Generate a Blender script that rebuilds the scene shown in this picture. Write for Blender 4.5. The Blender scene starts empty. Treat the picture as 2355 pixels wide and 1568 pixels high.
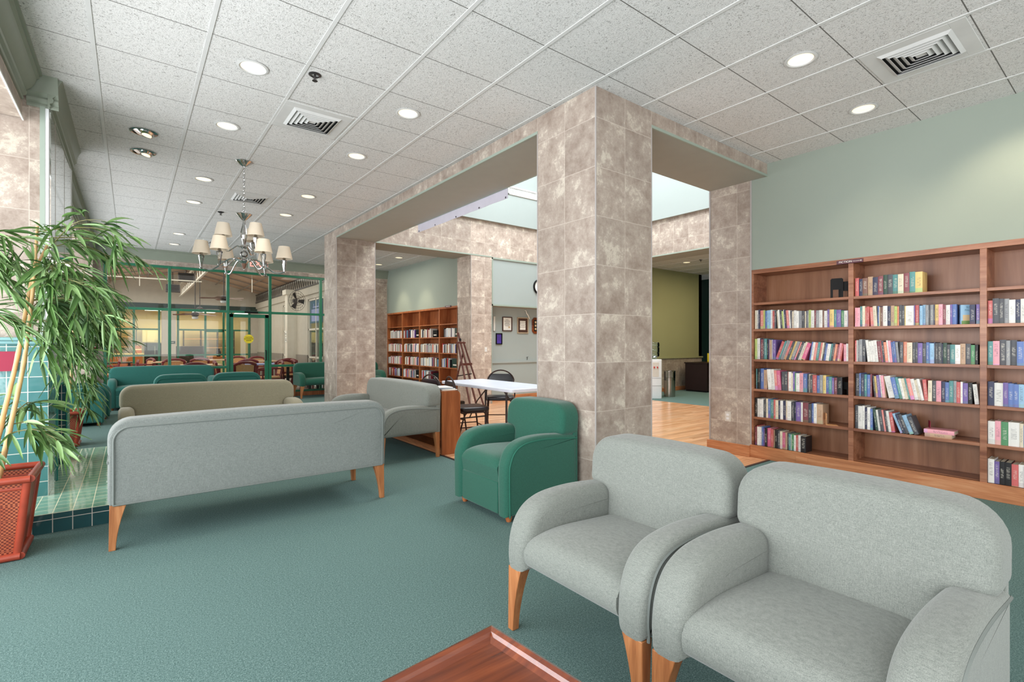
import bpy, bmesh, math, random
from math import sin, cos, pi, radians
from mathutils import Vector, Matrix
random.seed(7)
SC = bpy.context.scene
COL = SC.collection

# ------------------------------------------------------------------ camera, world, light, exposure
H = 3.323                      # lounge ceiling height
TH = 0.653899                  # camera heading, clockwise from +Y
cam_d = bpy.data.cameras.new('camera'); cam_d.sensor_width = 36; cam_d.lens = 36*1145/2355.0
cam_d.shift_y = 6/2355.0; cam_d.clip_start = 0.05; cam_d.clip_end = 200
cam = bpy.data.objects.new('camera', cam_d); COL.objects.link(cam)
cam.location = (0, 0, 1.303); cam.rotation_euler = (pi/2, 0, -TH)
SC.camera = cam
SC.view_settings.view_transform = 'Standard'; SC.view_settings.look = 'None'
SC.view_settings.gamma = 1; SC.view_settings.use_curve_mapping = False
SC.view_settings.exposure = 0.42
SC.cycles.use_denoising = True
SC.cycles.max_bounces = 8; SC.cycles.diffuse_bounces = 4; SC.cycles.glossy_bounces = 4
SC.cycles.transparent_max_bounces = 12; SC.cycles.sample_clamp_indirect = 4
w = bpy.data.worlds.new('world'); SC.world = w; w.use_nodes = True
w.node_tree.nodes['Background'].inputs[0].default_value = (0.93, 0.97, 1.0, 1)
w.node_tree.nodes['Background'].inputs[1].default_value = .85

def area(name, loc, rot, sx, sy, power, col=(1, 1, 1), spread=180):
    l = bpy.data.lights.new(name, 'AREA'); l.shape = 'RECTANGLE'; l.size = sx; l.size_y = sy
    l.energy = power; l.color = col; l.spread = radians(spread)
    o = bpy.data.objects.new(name, l); COL.objects.link(o); o.location = loc; o.rotation_euler = rot
    return o
# daylight through the window bays on the left, the atrium skylight; plus an added fill lamp behind the camera
area('window_light', (-1.95, 1.6, 1.65), (0, -pi/2-.22, 0), 2.5, 6.9, 290, (.95, .97, 1))
area('window_light', (-1.95, 9.9, 1.65), (0, -pi/2-.35, 0), 2.5, 5.8, 150, (.95, .97, 1))
area('window_light', (2.3, -3.6, 1.5), (pi/2+.75, 0, 0), 6.0, 2.8, 130, (1, .98, .95))  # added fill lamp behind the camera, tilted up to brighten the ceiling
area('skylight', (6.3, 6.1, 6.45), (0, 0, 0), 4.4, 4.4, 420, (.93, .97, 1))
area('patio_fill', (1.4, 18.0, 3.3), (0, 0, 0), 4.5, 8.0, 130, (1, .97, .93))  # added fill lamps inside the closed patio, standing in for daylight
area('patio_fill', (-1.35, 18.0, 1.8), (0, -pi/2, 0), 2.6, 8.0, 70, (1, .98, .95))
area('wing_light', (11.8, 5.6, 3.25), (0, 0, 0), 2.5, 3.0, 62, (1, .84, .6))
area('corner_light', (4.4, 11.4, 3.25), (0, 0, 0), 1.6, 2.4, 28, (1, .93, .82))

# ------------------------------------------------------------------ materials
def lin(r, g, b):
    f = lambda c: c/12.92 if c <= .04045 else ((c+.055)/1.055)**2.4
    return (f(r/255.), f(g/255.), f(b/255.), 1)
class NT:
    def __init__(s, name):
        s.m = bpy.data.materials.new(name); s.m.use_nodes = True; s.t = s.m.node_tree
        s.b = s.t.nodes['Principled BSDF']; s.o = s.t.nodes['Material Output']
    def n(s, typ, **kw):
        x = s.t.nodes.new('ShaderNode'+typ)
        for k, v in kw.items():
            if k.startswith('i_'):
                x.inputs[k[2:].replace('_', ' ')].default_value = v
            else: setattr(x, k, v)
        return x
    def l(s, a, b):
        s.t.links.new(a, b)
    def math(s, op, a, b=None, c=None):
        x = s.n('Math', operation=op)
        for i, v in enumerate((a, b, c)):
            if v is None: continue
            if isinstance(v, (int, float)): x.inputs[i].default_value = v
            else: s.l(v, x.inputs[i])
        return x.outputs[0]
    def mix(s, f, a, b):
        x = s.n('Mix', data_type='RGBA')
        for i, v in ((0, f), (6, a), (7, b)):
            if isinstance(v, (int, float, tuple)): x.inputs[i].default_value = v
            else: s.l(v, x.inputs[i])
        return x.outputs[2]
    def ramp(s, f, stops):
        x = s.n('ValToRGB'); r = x.color_ramp
        while len(r.elements) < len(stops): r.elements.new(.5)
        for e, (p, c) in zip(r.elements, stops):
            e.position = p; e.color = c if isinstance(c, tuple) else (c, c, c, 1)
        s.l(f, x.inputs[0]); return x.outputs[0]
    def pos(s, scale=(1, 1, 1), kind='Object'):
        tc = s.n('TexCoord'); mp = s.n('Mapping'); mp.inputs['Scale'].default_value = scale
        s.l(tc.outputs[kind], mp.inputs['Vector']); return mp.outputs[0]
    def world(s, scale=(1, 1, 1)):
        g = s.n('NewGeometry'); mp = s.n('Mapping'); mp.inputs['Scale'].default_value = scale
        s.l(g.outputs['Position'], mp.inputs['Vector']); return mp.outputs[0]
    def noise(s, v, scale, detail=2, rough=.5, out=0, dist=0):
        x = s.n('TexNoise'); x.inputs['Scale'].default_value = scale; x.inputs['Detail'].default_value = detail
        x.inputs['Roughness'].default_value = rough; x.inputs['Distortion'].default_value = dist
        if v is not None: s.l(v, x.inputs['Vector'])
        return x.outputs[out]
    def bump(s, h, strength=.3, dist=.01):
        x = s.n('Bump'); x.inputs['Strength'].default_value = strength; x.inputs['Distance'].default_value = dist
        s.l(h, x.inputs['Height']); s.l(x.outputs[0], s.b.inputs['Normal'])
    def base(s, c):
        if isinstance(c, tuple): s.b.inputs['Base Color'].default_value = c
        else: s.l(c, s.b.inputs['Base Color'])
    def set(s, **kw):
        for k, v in kw.items(): s.b.inputs[k.replace('_', ' ')].default_value = v
        return s
M = {}
def flat(name, rgb, rough=.5, metal=0, spec=.5, var=.04, scale=6, bump=0):
    t = NT(name); c = lin(*rgb); n = t.noise(t.world(), scale, 3)
    d = tuple(x*(1-var) for x in c[:3])+(1,); e = tuple(min(1, x*(1+var)) for x in c[:3])+(1,)
    t.base(t.ramp(n, [(.3, d), (.7, e)])); t.set(Roughness=rough, Metallic=metal)
    t.b.inputs['Specular IOR Level'].default_value = spec
    if bump: t.bump(t.noise(t.world(), 220, 2), bump, .002)
    M[name] = t.m; return t.m
flat('wall_paint', (147, 156, 145), .75, bump=.05, var=.02, scale=1.5)
flat('atrium_paint', (160, 169, 166), .75, var=.02, scale=1.5)
flat('bead', (172, 165, 162), .5)
flat('soffit_paint', (158, 157, 147), .7, var=.02)
flat('green_trim', (152, 164, 152), .5, var=.03)
flat('crown_green', (136, 144, 130), .45, var=.03)
flat('cooler_wall', (158, 158, 116), .75, var=.02, scale=1.2)
flat('frame_green', (24, 112, 82), .35, var=.05)
flat('frame_dark', (10, 48, 40), .35)
flat('white_trim', (226, 226, 220), .45)
flat('white_plastic', (232, 234, 236), .35)
flat('table_white', (222, 228, 240), .3)
flat('black', (14, 13, 14), .6, spec=.25)
flat('black_vinyl', (28, 27, 32), .32, bump=.15)
flat('brown_metal', (52, 34, 30), .35, metal=.4)
flat('dark_metal', (66, 62, 62), .35, metal=.6)
flat('easel_wood', (84, 42, 34), .45)
flat('chrome', (205, 205, 205), .08, metal=1)
flat('steel', (170, 165, 158), .22, metal=1)
flat('vent_white', (206, 206, 204), .5)
flat('shade_cloth', (232, 218, 198), .8, var=.02, bump=.1)
flat('outlet', (214, 208, 198), .4)
flat('bullnose', (40, 120, 112), .15)
flat('firebox', (20, 52, 42), .3)
flat('planter_red', (160, 66, 46), .35, var=.2, scale=9)
flat('planter_inside', (92, 48, 40), .7)
flat('soil', (70, 56, 36), .9, var=.4, scale=60)
flat('red', (190, 36, 40), .5)
flat('crimson', (150, 28, 60), .6)
flat('yellow', (236, 214, 50), .5)
flat('dining_red', (122, 38, 46), .4)
flat('dining_black', (34, 22, 26), .4)
flat('cane', (214, 160, 112), .7, var=.1, scale=40)
flat('table_wood', (206, 172, 140), .4)
flat('patio_wall', (196, 188, 174), .8)
flat('patio_wainscot', (142, 134, 124), .8)
flat('patio_column', (226, 218, 204), .7)
flat('patio_canopy', (190, 160, 136), .85, var=.05, scale=2)
flat('patio_steel', (150, 140, 130), .5)
flat('patio_floor', (186, 168, 158), .5)
flat('kitchen_wall', (226, 208, 166), .8)
flat('kitchen_cream', (238, 218, 160), .6)
flat('kitchen_orange', (196, 110, 60), .6)
flat('dark_cabinet', (34, 12, 14), .4)
flat('paper', (238, 236, 228), .8)
flat('page_cream', (226, 216, 192), .85)
flat('purple_plaque', (84, 64, 160), .4)
flat('frame_brown', (74, 48, 40), .4)
flat('frame_tan', (178, 158, 132), .4)
flat('poster_blue', (52, 96, 120), .5)
flat('poster_pale', (150, 160, 205), .6)
flat('banner_cloth', (205, 200, 212), .7)
flat('sign_maroon', (92, 52, 62), .4)
flat('mag_pink', (226, 150, 160), .5); flat('mag_green', (120, 178, 160), .5); flat('mag_blue', (120, 140, 170), .5); flat('mag_tan', (206, 180, 140), .5)
flat('glazed_edge', (126, 168, 170), .12)
flat('fan_dark', (60, 52, 50), .5); flat('fan_blade', (120, 84, 66), .5)

def emit(name, col, strength):
    t = NT(name); t.base((.8, .8, .8, 1)); t.b.inputs['Emission Color'].default_value = col
    t.b.inputs['Emission Strength'].default_value = strength; M[name] = t.m
emit('lamp_glow', (1, .80, .46, 1), .82)
emit('tube_glow', (1, .95, .78, 1), 2.2)
emit('exit_red', (1, .12, .06, 1), .9)

def m_ceiling():
    t = NT('ceiling_tile'); p = t.world()
    worm = t.noise(p, 62, 3, .62, dist=1.6); worm2 = t.noise(p, 130, 2, .5)
    hgt = t.math('ADD', worm, t.math('MULTIPLY', worm2, .4))
    big = t.noise(p, 1.3, 2)
    col = t.ramp(hgt, [(.49, lin(138, 136, 133)), (.64, lin(212, 211, 209)), (1, lin(228, 227, 225))])
    sx = t.n('SeparateXYZ'); t.l(p, sx.inputs[0])
    fy = t.math('FRACT', t.math('DIVIDE', t.math('ADD', sx.outputs[1], 10*.61-4.376+.0035), .61))
    groove = t.math('LESS_THAN', fy, .0115)
    col = t.mix(t.ramp(big, [(.35, 0.0), (.75, .12)]), col, lin(190, 186, 178))
    t.base(t.mix(groove, col, lin(112, 110, 106))); t.set(Roughness=.95)
    t.b.inputs['Specular IOR Level'].default_value = .1
    t.bump(t.math('SUBTRACT', hgt, t.math('MULTIPLY', groove, .8)), .55, .006); M['ceiling_tile'] = t.m
m_ceiling()

def m_stone(name, ox, oy, light=1.0, px=.35):
    """travertine-look wall tile .35 x .386, grout lines follow the world axes"""
    t = NT(name); p = t.world(); g = t.n('NewGeometry'); sn = t.n('SeparateXYZ'); t.l(g.outputs['Normal'], sn.inputs[0])
    sx = t.n('SeparateXYZ'); t.l(p, sx.inputs[0])
    isx = t.math('GREATER_THAN', t.math('ABSOLUTE', sn.outputs[0]), .5)
    u = t.math('ADD', t.math('MULTIPLY', isx, t.math('SUBTRACT', sx.outputs[1], oy)),
               t.math('MULTIPLY', t.math('SUBTRACT', 1, isx), t.math('SUBTRACT', sx.outputs[0], ox)))
    u = t.math('DIVIDE', t.math('ADD', u, px*40), px); v = t.math('DIVIDE', t.math('ADD', sx.outputs[2], .006), .3862)
    fu = t.math('FRACT', u); fv = t.math('FRACT', v)
    ed = lambda f, w: t.math('ADD', t.math('LESS_THAN', f, w), t.math('GREATER_THAN', f, 1-w))
    gr = t.math('MINIMUM', t.math('ADD', ed(fu, .008), ed(fv, .0075)), 1)
    cv = t.n('CombineXYZ'); t.l(t.math('FLOOR', u), cv.inputs[0]); t.l(t.math('FLOOR', v), cv.inputs[1]); t.l(isx, cv.inputs[2])
    wn = t.n('TexWhiteNoise', noise_dimensions='3D'); t.l(cv.outputs[0], wn.inputs['Vector'])
    off = t.n('VectorMath', operation='MULTIPLY_ADD'); t.l(wn.outputs['Color'], off.inputs[0]); off.inputs[1].default_value = (9, 9, 9); t.l(p, off.inputs[2])
    pv = off.outputs[0]
    a = t.noise(pv, 4.6, 10, .74, dist=.1); b = t.noise(pv, 24, 6, .78); c = t.noise(pv, 90, 3, .6)
    f = t.math('ADD', t.math('MULTIPLY', a, .8), t.math('MULTIPLY', b, .2))
    k = light
    L = lambda r, g_, b_: tuple(min(1, x*k) for x in lin(r, g_, b_)[:3])+(1,)
    col = t.ramp(f, [(.38, L(138, 120, 107)), (.49, L(160, 144, 131)), (.55, L(170, 155, 142)), (.58, L(190, 178, 162)), (.66, L(202, 191, 175))])
    col = t.mix(t.math('MULTIPLY', t.ramp(c, [(.4, 0.0), (.75, 1.0)]), .22), col, L(118, 102, 90))
    tint = t.n('HueSaturation'); t.l(col, tint.inputs['Color']); tint.inputs['Saturation'].default_value = .9
    t.l(t.math('ADD', .93, t.math('MULTIPLY', wn.outputs['Value'], .13)), tint.inputs['Value'])
    t.base(t.mix(t.math('MULTIPLY', gr, .5), tint.outputs[0], L(200, 189, 177))); t.set(Roughness=.42)
    t.bump(t.math('SUBTRACT', t.math('MULTIPLY', b, .3), gr), .3, .004); M[name] = t.m
m_stone('stone', 2.893, 2.697, 1.1)
m_stone('stone_lit', 5.705, 3.0, 1.38)  # same stone tile, colour brightened to imitate light falling on it

def m_carpet():
    t = NT('carpet'); p = t.world(); f = t.noise(p, 190, 3, .7); g = t.noise(p, 1.1, 3, .6); h = t.noise(p, 100, 4, .75)
    col = t.ramp(f, [(.3, lin(52, 76, 74)), (.5, lin(96, 122, 119)), (.7, lin(142, 166, 161))])
    col = t.mix(t.math('MULTIPLY', h, .35), col, lin(88, 113, 110))
    col = t.mix(t.ramp(h, [(.36, .4), (.5, 0.0)]), col, lin(50, 74, 72)); col = t.mix(t.ramp(h, [(.52, 0.0), (.68, .4)]), col, lin(150, 174, 169))
    t.base(t.mix(t.ramp(g, [(.35, 0.0), (.7, .2)]), col, lin(108, 134, 130))); t.set(Roughness=.97)
    t.b.inputs['Specular IOR Level'].default_value = .1; t.bump(f, .5, .008); M['carpet'] = t.m
m_carpet()

def wood(name, c0, c1, c2, axis='z', scale=1.0, rough=.38, planks=None, coat=0.0):
    t = NT(name); st = {'x': (1.2, 14, 14), 'y': (14, 1.2, 14), 'z': (14, 14, 1.2)}[axis]
    p = t.world(tuple(s*scale for s in st))
    vec = p
    if planks:
        sx = t.n('SeparateXYZ'); t.l(t.world(), sx.inputs[0])
        row = t.math('FLOOR', t.math('DIVIDE', sx.outputs[1], planks[1]))
        rn = t.n('TexWhiteNoise', noise_dimensions='1D'); t.l(row, rn.inputs['W'])
        cl = t.math('FLOOR', t.math('ADD', t.math('DIVIDE', sx.outputs[0], planks[0]), t.math('MULTIPLY', rn.outputs['Value'], 7)))
        cv = t.n('CombineXYZ'); t.l(row, cv.inputs[0]); t.l(cl, cv.inputs[1])
        wn = t.n('TexWhiteNoise', noise_dimensions='2D'); t.l(cv.outputs[0], wn.inputs['Vector'])
        ad = t.n('VectorMath', operation='MULTIPLY_ADD'); t.l(wn.outputs['Color'], ad.inputs[0]); ad.inputs[1].default_value = (20, 20, 20); t.l(p, ad.inputs[2]); vec = ad.outputs[0]
    n = t.noise(vec, 1.0, 5, .6, dist=1.2); n2 = t.noise(vec, 6, 3, .6)
    f = t.math('ADD', t.math('MULTIPLY', n, .75), t.math('MULTIPLY', n2, .25))
    col = t.ramp(f, [(.36, lin(*c0)), (.52, lin(*c1)), (.68, lin(*c2))])
    if planks:
        hs = t.n('HueSaturation'); t.l(col, hs.inputs['Color']); t.l(t.math('ADD', .86, t.math('MULTIPLY', wn.outputs['Value'], .26)), hs.inputs['Value']); col = hs.outputs[0]
        fy = t.math('FRACT', t.math('DIVIDE', sx.outputs[1], planks[1]))
        col = t.mix(t.math('MULTIPLY', t.math('LESS_THAN', fy, .03), .5), col, lin(120, 80, 52))
    t.base(col); t.set(Roughness=rough); t.b.inputs['Coat Weight'].default_value = coat; t.b.inputs['Coat Roughness'].default_value = .15
    t.bump(n2, .06, .002); M[name] = t.m
wood('oak', (150, 88, 52), (184, 116, 72), (204, 142, 96), 'z')
wood('oak_y', (156, 96, 60), (188, 124, 82), (206, 150, 108), 'y', .8)
wood('oak_x', (156, 96, 60), (188, 124, 82), (206, 150, 108), 'x', .8)
wood('leg_wood', (146, 88, 50), (172, 110, 66), (192, 132, 86), 'z', 1.5)
wood('cabinet_cherry', (140, 78, 42), (166, 98, 56), (184, 118, 74), 'z', .7)
wood('shelf_wood', (112, 64, 42), (152, 100, 72), (176, 126, 98), 'y', .5, .35)
wood('shelf_back', (120, 76, 50), (152, 104, 74), (174, 130, 102), 'z', .18, .38)
wood('mahogany', (84, 34, 16), (118, 54, 26), (148, 76, 38), 'x', .6, .18, coat=.6)
wood('floor_wood', (196, 138, 96), (218, 164, 122), (232, 186, 148), 'x', .5, .22, planks=(1.1, .083))

def fabric(name, c, d, weave=420):
    t = NT(name); p = t.pos(); f = t.noise(p, weave, 2, .7)
    wv = t.math('ADD', t.math('MULTIPLY', t.noise(t.pos((60, 60, 700)), 1, 1), .5), t.math('MULTIPLY', t.noise(t.pos((700, 700, 60)), 1, 1), .5))
    g = t.noise(p, 2.2, 2); k = t.math('ADD', t.math('MULTIPLY', f, .5), t.math('MULTIPLY', wv, .5))
    col = t.ramp(k, [(.3, lin(*d)), (.62, lin(*c)), (.8, tuple(min(1, x*1.18) for x in lin(*c)[:3])+(1,))])
    t.base(t.mix(t.ramp(g, [(.4, 0.0), (.8, .15)]), col, lin(*d))); t.set(Roughness=.92)
    t.b.inputs['Specular IOR Level'].default_value = .15; t.b.inputs['Sheen Weight'].default_value = .25
    t.b.inputs['Sheen Roughness'].default_value = .5
    t.bump(k, .35, .0025); M[name] = t.m
fabric('grey_fabric', (142, 146, 139), (92, 97, 93))
fabric('blue_grey_fabric', (140, 145, 141), (94, 99, 97))
fabric('olive_fabric', (168, 162, 140), (126, 121, 102))
fabric('green_fabric', (48, 102, 85), (28, 72, 60))
fabric('teal_fabric', (56, 116, 108), (34, 88, 82))
flat('grey_piping', (116, 122, 118), .9); flat('green_piping', (36, 100, 82), .9); flat('teal_piping', (38, 104, 96), .9); flat('olive_piping', (138, 136, 118), .9)

def m_glaze(name, c0, c1, grout, step=.108, ox=0., oy=0., oz=0., rough=.08):
    t = NT(name); p = t.world(); g = t.n('NewGeometry'); sn = t.n('SeparateXYZ'); t.l(g.outputs['True Normal'], sn.inputs[0])
    sx = t.n('SeparateXYZ'); t.l(p, sx.inputs[0]); gr = None; ids = []
    for i, o in enumerate((ox, oy, oz)):
        q = t.math('DIVIDE', t.math('ADD', sx.outputs[i], 20*step-o), step); f = t.math('FRACT', q)
        e = t.math('ADD', t.math('LESS_THAN', f, .024), t.math('GREATER_THAN', f, .976))
        e = t.math('MULTIPLY', e, t.math('LESS_THAN', t.math('ABSOLUTE', sn.outputs[i]), .5))
        gr = e if gr is None else t.math('MAXIMUM', gr, e); ids.append(t.math('FLOOR', q))
    cv = t.n('CombineXYZ'); [t.l(a, cv.inputs[i]) for i, a in enumerate(ids)]
    wn = t.n('TexWhiteNoise', noise_dimensions='3D'); t.l(cv.outputs[0], wn.inputs['Vector'])
    n = t.noise(p, 14, 3)
    col = t.mix(t.math('ADD', t.math('MULTIPLY', wn.outputs['Value'], .6), t.math('MULTIPLY', n, .4)), lin(*c0), lin(*c1))
    t.base(t.mix(gr, col, lin(*grout)))
    t.l(t.math('ADD', rough, t.math('MULTIPLY', gr, .6)), t.b.inputs['Roughness'])
    t.b.inputs['Specular IOR Level'].default_value = .7
    t.bump(t.math('SUBTRACT', t.math('MULTIPLY', t.noise(p, 22, 2), .25), gr), .35, .004); M[name] = t.m
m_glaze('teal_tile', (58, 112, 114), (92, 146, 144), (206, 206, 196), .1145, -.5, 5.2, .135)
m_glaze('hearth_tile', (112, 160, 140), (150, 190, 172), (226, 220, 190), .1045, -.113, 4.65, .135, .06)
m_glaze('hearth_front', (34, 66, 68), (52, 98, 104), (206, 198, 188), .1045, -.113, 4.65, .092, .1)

def m_glass(name, tint, refl):
    t = NT(name); t.t.nodes.remove(t.b); tr = t.n('BsdfTransparent'); tr.inputs[0].default_value = tint
    gl = t.n('BsdfGlossy'); gl.inputs['Roughness'].default_value = .01; fr = t.n('Fresnel'); fr.inputs[0].default_value = 1.5
    mx = t.n('MixShader'); t.l(t.math('MULTIPLY', fr.outputs[0], refl), mx.inputs[0]); t.l(tr.outputs[0], mx.inputs[1]); t.l(gl.outputs[0], mx.inputs[2])
    t.l(mx.outputs[0], t.o.inputs[0]); M[name] = t.m
m_glass('glass', (.94, .97, .95, 1), .6)
m_glass('crystal', (.88, .89, .88, 1), 3.5)
m_glass('bottle_glass', (.84, .92, .94, 1), 1.6)
m_glass('clear_cup', (.9, .92, .93, 1), 2.5)
t = NT('mirror'); t.base((.86, .88, .86, 1)); t.set(Roughness=.015, Metallic=1); M['mirror'] = t.m

def m_leaf():
    t = NT('leaf'); oi = t.n('NewGeometry'); n = t.noise(t.world(), 7, 2)
    f = t.math('ADD', t.math('MULTIPLY', oi.outputs['Random Per Island'], .7), t.math('MULTIPLY', n, .3))
    t.base(t.ramp(f, [(.15, lin(48, 80, 38)), (.5, lin(92, 128, 64)), (.85, lin(142, 172, 118))])); t.set(Roughness=.45)
    t.b.inputs['Specular IOR Level'].default_value = .4; M['leaf'] = t.m
m_leaf()
flat('bamboo', (206, 166, 112), .45, var=.15, scale=12)
flat('twig', (120, 118, 70), .6)
def m_wicker():
    t = NT('wicker'); p = t.pos((1, 1, 1)); ck = t.n('TexChecker'); ck.inputs['Scale'].default_value = 95; t.l(p, ck.inputs['Vector'])
    n = t.noise(p, 14, 2)
    t.base(t.mix(ck.outputs['Fac'], t.ramp(n, [(.3, lin(172, 80, 52)), (.7, lin(192, 108, 72))]), lin(112, 44, 32))); t.set(Roughness=.5)
    t.bump(ck.outputs['Fac'], .3, .002); M['wicker'] = t.m
m_wicker()

def m_book():
    """cover colour comes from the object's own colour; titles are printed bands on the spine"""
    t = NT('book_cover'); oi = t.n('ObjectInfo'); tc = t.n('TexCoord'); s = t.n('SeparateXYZ'); t.l(tc.outputs['Generated'], s.inputs[0])
    rnd = oi.outputs['Random']; y, z = s.outputs[1], s.outputs[2]
    mp = t.n('CombineXYZ'); t.l(t.math('MULTIPLY', y, 2.2), mp.inputs[0]); t.l(t.math('MULTIPLY', z, 60), mp.inputs[1]); t.l(t.math('MULTIPLY', rnd, 91), mp.inputs[2])
    gl = t.math('GREATER_THAN', t.noise(mp.outputs[0], 1.0, 1), .52)
    z0 = t.math('ADD', .15, t.math('MULTIPLY', rnd, .25)); z1 = t.math('ADD', .68, t.math('MULTIPLY', t.math('FRACT', t.math('MULTIPLY', rnd, 7.3)), .2))
    band = t.math('MULTIPLY', t.math('GREATER_THAN', z, z0), t.math('LESS_THAN', z, z1))
    mid = t.math('LESS_THAN', t.math('ABSOLUTE', t.math('SUBTRACT', y, .5)), .26)
    spine = t.math('LESS_THAN', s.outputs[0], .03)
    mk = t.math('MULTIPLY', t.math('MULTIPLY', gl, band), t.math('MULTIPLY', mid, spine))
    bw = t.n('RGBToBW'); t.l(oi.outputs['Color'], bw.inputs[0])
    ink = t.mix(t.math('GREATER_THAN', bw.outputs[0], .3), lin(228, 222, 208), lin(46, 40, 58))
    lab = t.math('MULTIPLY', t.math('LESS_THAN', z, t.math('MULTIPLY', t.math('FRACT', t.math('MULTIPLY', rnd, 13.7)), .22)), spine)
    hs = t.n('HueSaturation'); hs.inputs['Saturation'].default_value = .8; hs.inputs['Value'].default_value = .8; t.l(oi.outputs['Color'], hs.inputs['Color'])
    t.l(t.math('ADD', .3, t.math('MULTIPLY', t.math('FRACT', t.math('MULTIPLY', rnd, 5.1)), .4)), hs.inputs['Hue'])
    c = t.mix(t.math('MULTIPLY', lab, .7), oi.outputs['Color'], hs.outputs[0])
    h2 = t.n('HueSaturation'); h2.inputs['Saturation'].default_value = .82; t.l(c, h2.inputs['Color']); c = h2.outputs[0]
    t.base(t.mix(t.math('MULTIPLY', mk, .42), c, ink)); t.set(Roughness=.45); M['book_cover'] = t.m
m_book()
def m_attr():
    t = NT('far_book_cover'); a = t.n('VertexColor'); a.layer_name = 'cover'; t.base(a.outputs[0]); t.set(Roughness=.6); M['far_book_cover'] = t.m
m_attr()

# ------------------------------------------------------------------ mesh helpers
def cross2(o, a, b): return (a[0]-o[0])*(b[1]-o[1])-(a[1]-o[1])*(b[0]-o[0])
class G:
    def __init__(s): s.v = []; s.f = []; s.mi = []; s.cur = 0; s.X = None
    def av(s, pts):
        i = len(s.v)
        s.v += [tuple(s.X @ Vector(p)) if s.X else tuple(p) for p in pts]; return i
    def af(s, fs, i=0):
        for f in fs: s.f.append(tuple(k+i for k in f)); s.mi.append(s.cur)
    def box(s, x0, x1, y0, y1, z0, z1):
        if x0 > x1: x0, x1 = x1, x0
        if y0 > y1: y0, y1 = y1, y0
        if z0 > z1: z0, z1 = z1, z0
        i = s.av([(x, y, z) for z in (z0, z1) for y in (y0, y1) for x in (x0, x1)])
        s.af([(0, 2, 3, 1), (4, 5, 7, 6), (0, 1, 5, 4), (2, 6, 7, 3), (0, 4, 6, 2), (1, 3, 7, 5)], i); return s
    def quad(s, a, b, c, d):
        i = s.av([a, b, c, d]); s.af([(0, 1, 2, 3)], i); return s
    def loft(s, rings, cap=True, closed=True):
        n = len(rings[0]); i = s.av([p for r in rings for p in r])
        for k in range(len(rings)-1):
            for j in range(n if closed else n-1):
                a = k*n+j; b = k*n+(j+1) % n; s.af([(a, b, b+n, a+n)], i)
        if cap:
            s.af([tuple(range(n))[::-1]], i); s.af([tuple(range((len(rings)-1)*n, len(rings)*n))], i)
        return s
    def lathe(s, prof, c=(0, 0, 0), n=24, cap=True):
        return s.loft([[(c[0]+r*cos(2*pi*k/n), c[1]+r*sin(2*pi*k/n), c[2]+z) for k in range(n)] for r, z in prof], cap)
    def tube(s, pts, r, n=8, closed=False):
        pts = [Vector(p) for p in pts]; m = len(pts); rings = []; up = None
        for k in range(m):
            if closed: d = pts[(k+1) % m]-pts[k-1]
            else: d = pts[min(k+1, m-1)]-pts[max(k-1, 0)]
            if d.length < 1e-9: d = Vector((0, 0, 1))
            d.normalize()
            if up is None:
                up = d.orthogonal().normalized()
            else:
                up = (up-d*up.dot(d))
                up = up.normalized() if up.length > 1e-6 else d.orthogonal().normalized()
            q = d.cross(up); rr = r[k] if isinstance(r, (list, tuple)) else r
            rings.append([pts[k]+up*rr*cos(2*pi*j/n)+q*rr*sin(2*pi*j/n) for j in range(n)])
        if closed: rings.append(rings[0])
        return s.loft(rings, cap=not closed)
    def bar(s, a, b, w, h=None):
        a, b = Vector(a), Vector(b); d = (b-a).normalized(); h = h or w
        u = d.cross(Vector((0, 0, 1)));  u = u.normalized() if u.length > 1e-4 else Vector((1, 0, 0))
        v = u.cross(d)
        return s.loft([[p+u*x*w/2+v*y*h/2 for x, y in ((-1, -1), (1, -1), (1, 1), (-1, 1))] for p in (a, b)])
    def slab(s, out, d0, d1, r0, r1, mp, b0=0, b1=0, n=5):
        """rounded, puffed slab: outline (2D, ccw) swept from d0 to d1, mp(u,v,d) -> xyz"""
        m = len(out); cx = sum(p[0] for p in out)/m; cy = sum(p[1] for p in out)/m
        nr = []
        for k in range(m):
            a, b, c = out[k-1], out[k], out[(k+1) % m]
            t1 = Vector((b[0]-a[0], b[1]-a[1])); t2 = Vector((c[0]-b[0], c[1]-b[1]))
            t1.normalize(); t2.normalize(); t = (t1+t2)
            if t.length < 1e-6: t = t1
            t.normalize(); q = Vector((t.y, -t.x)); q /= max(.5, q.dot(Vector((t1.y, -t1.x)))); nr.append(q)
        def ring(ins, d): return [mp(out[k][0]-nr[k].x*ins, out[k][1]-nr[k].y*ins, d) for k in range(m)]
        def cap(ins, d, b, sg):
            R = []
            base = [(out[k][0]-nr[k].x*ins, out[k][1]-nr[k].y*ins) for k in range(m)]
            for q in (.12, .3, .55, .8, .96):
                R.append([mp(x+(cx-x)*q, y+(cy-y)*q, d+sg*b*(1-(1-q)**2.2)) for x, y in base])
            return R
        rings = cap(r0, d0, b0, -1)[::-1] if r0 or b0 else []
        for k in range(n+1) if r0 else (0,):
            a = k/n*pi/2 if r0 else 0; rings.append(ring(r0*(1-sin(a)), d0+r0*(1-cos(a))))
        for k in range(n+1) if r1 else (0,):
            a = k/n*pi/2 if r1 else 0; rings.append(ring(r1*(1-cos(a)), d1-r1*(1-sin(a))))
        if r1 or b1: rings += cap(r1, d1, b1, 1)
        return s.loft(rings)
    def sphere(s, c, r, n=14, sz=1):
        return s.lathe([(max(1e-4, r*sin(pi*k/n)), -r*sz*cos(pi*k/n)) for k in range(n+1)], c, n*2)
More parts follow.
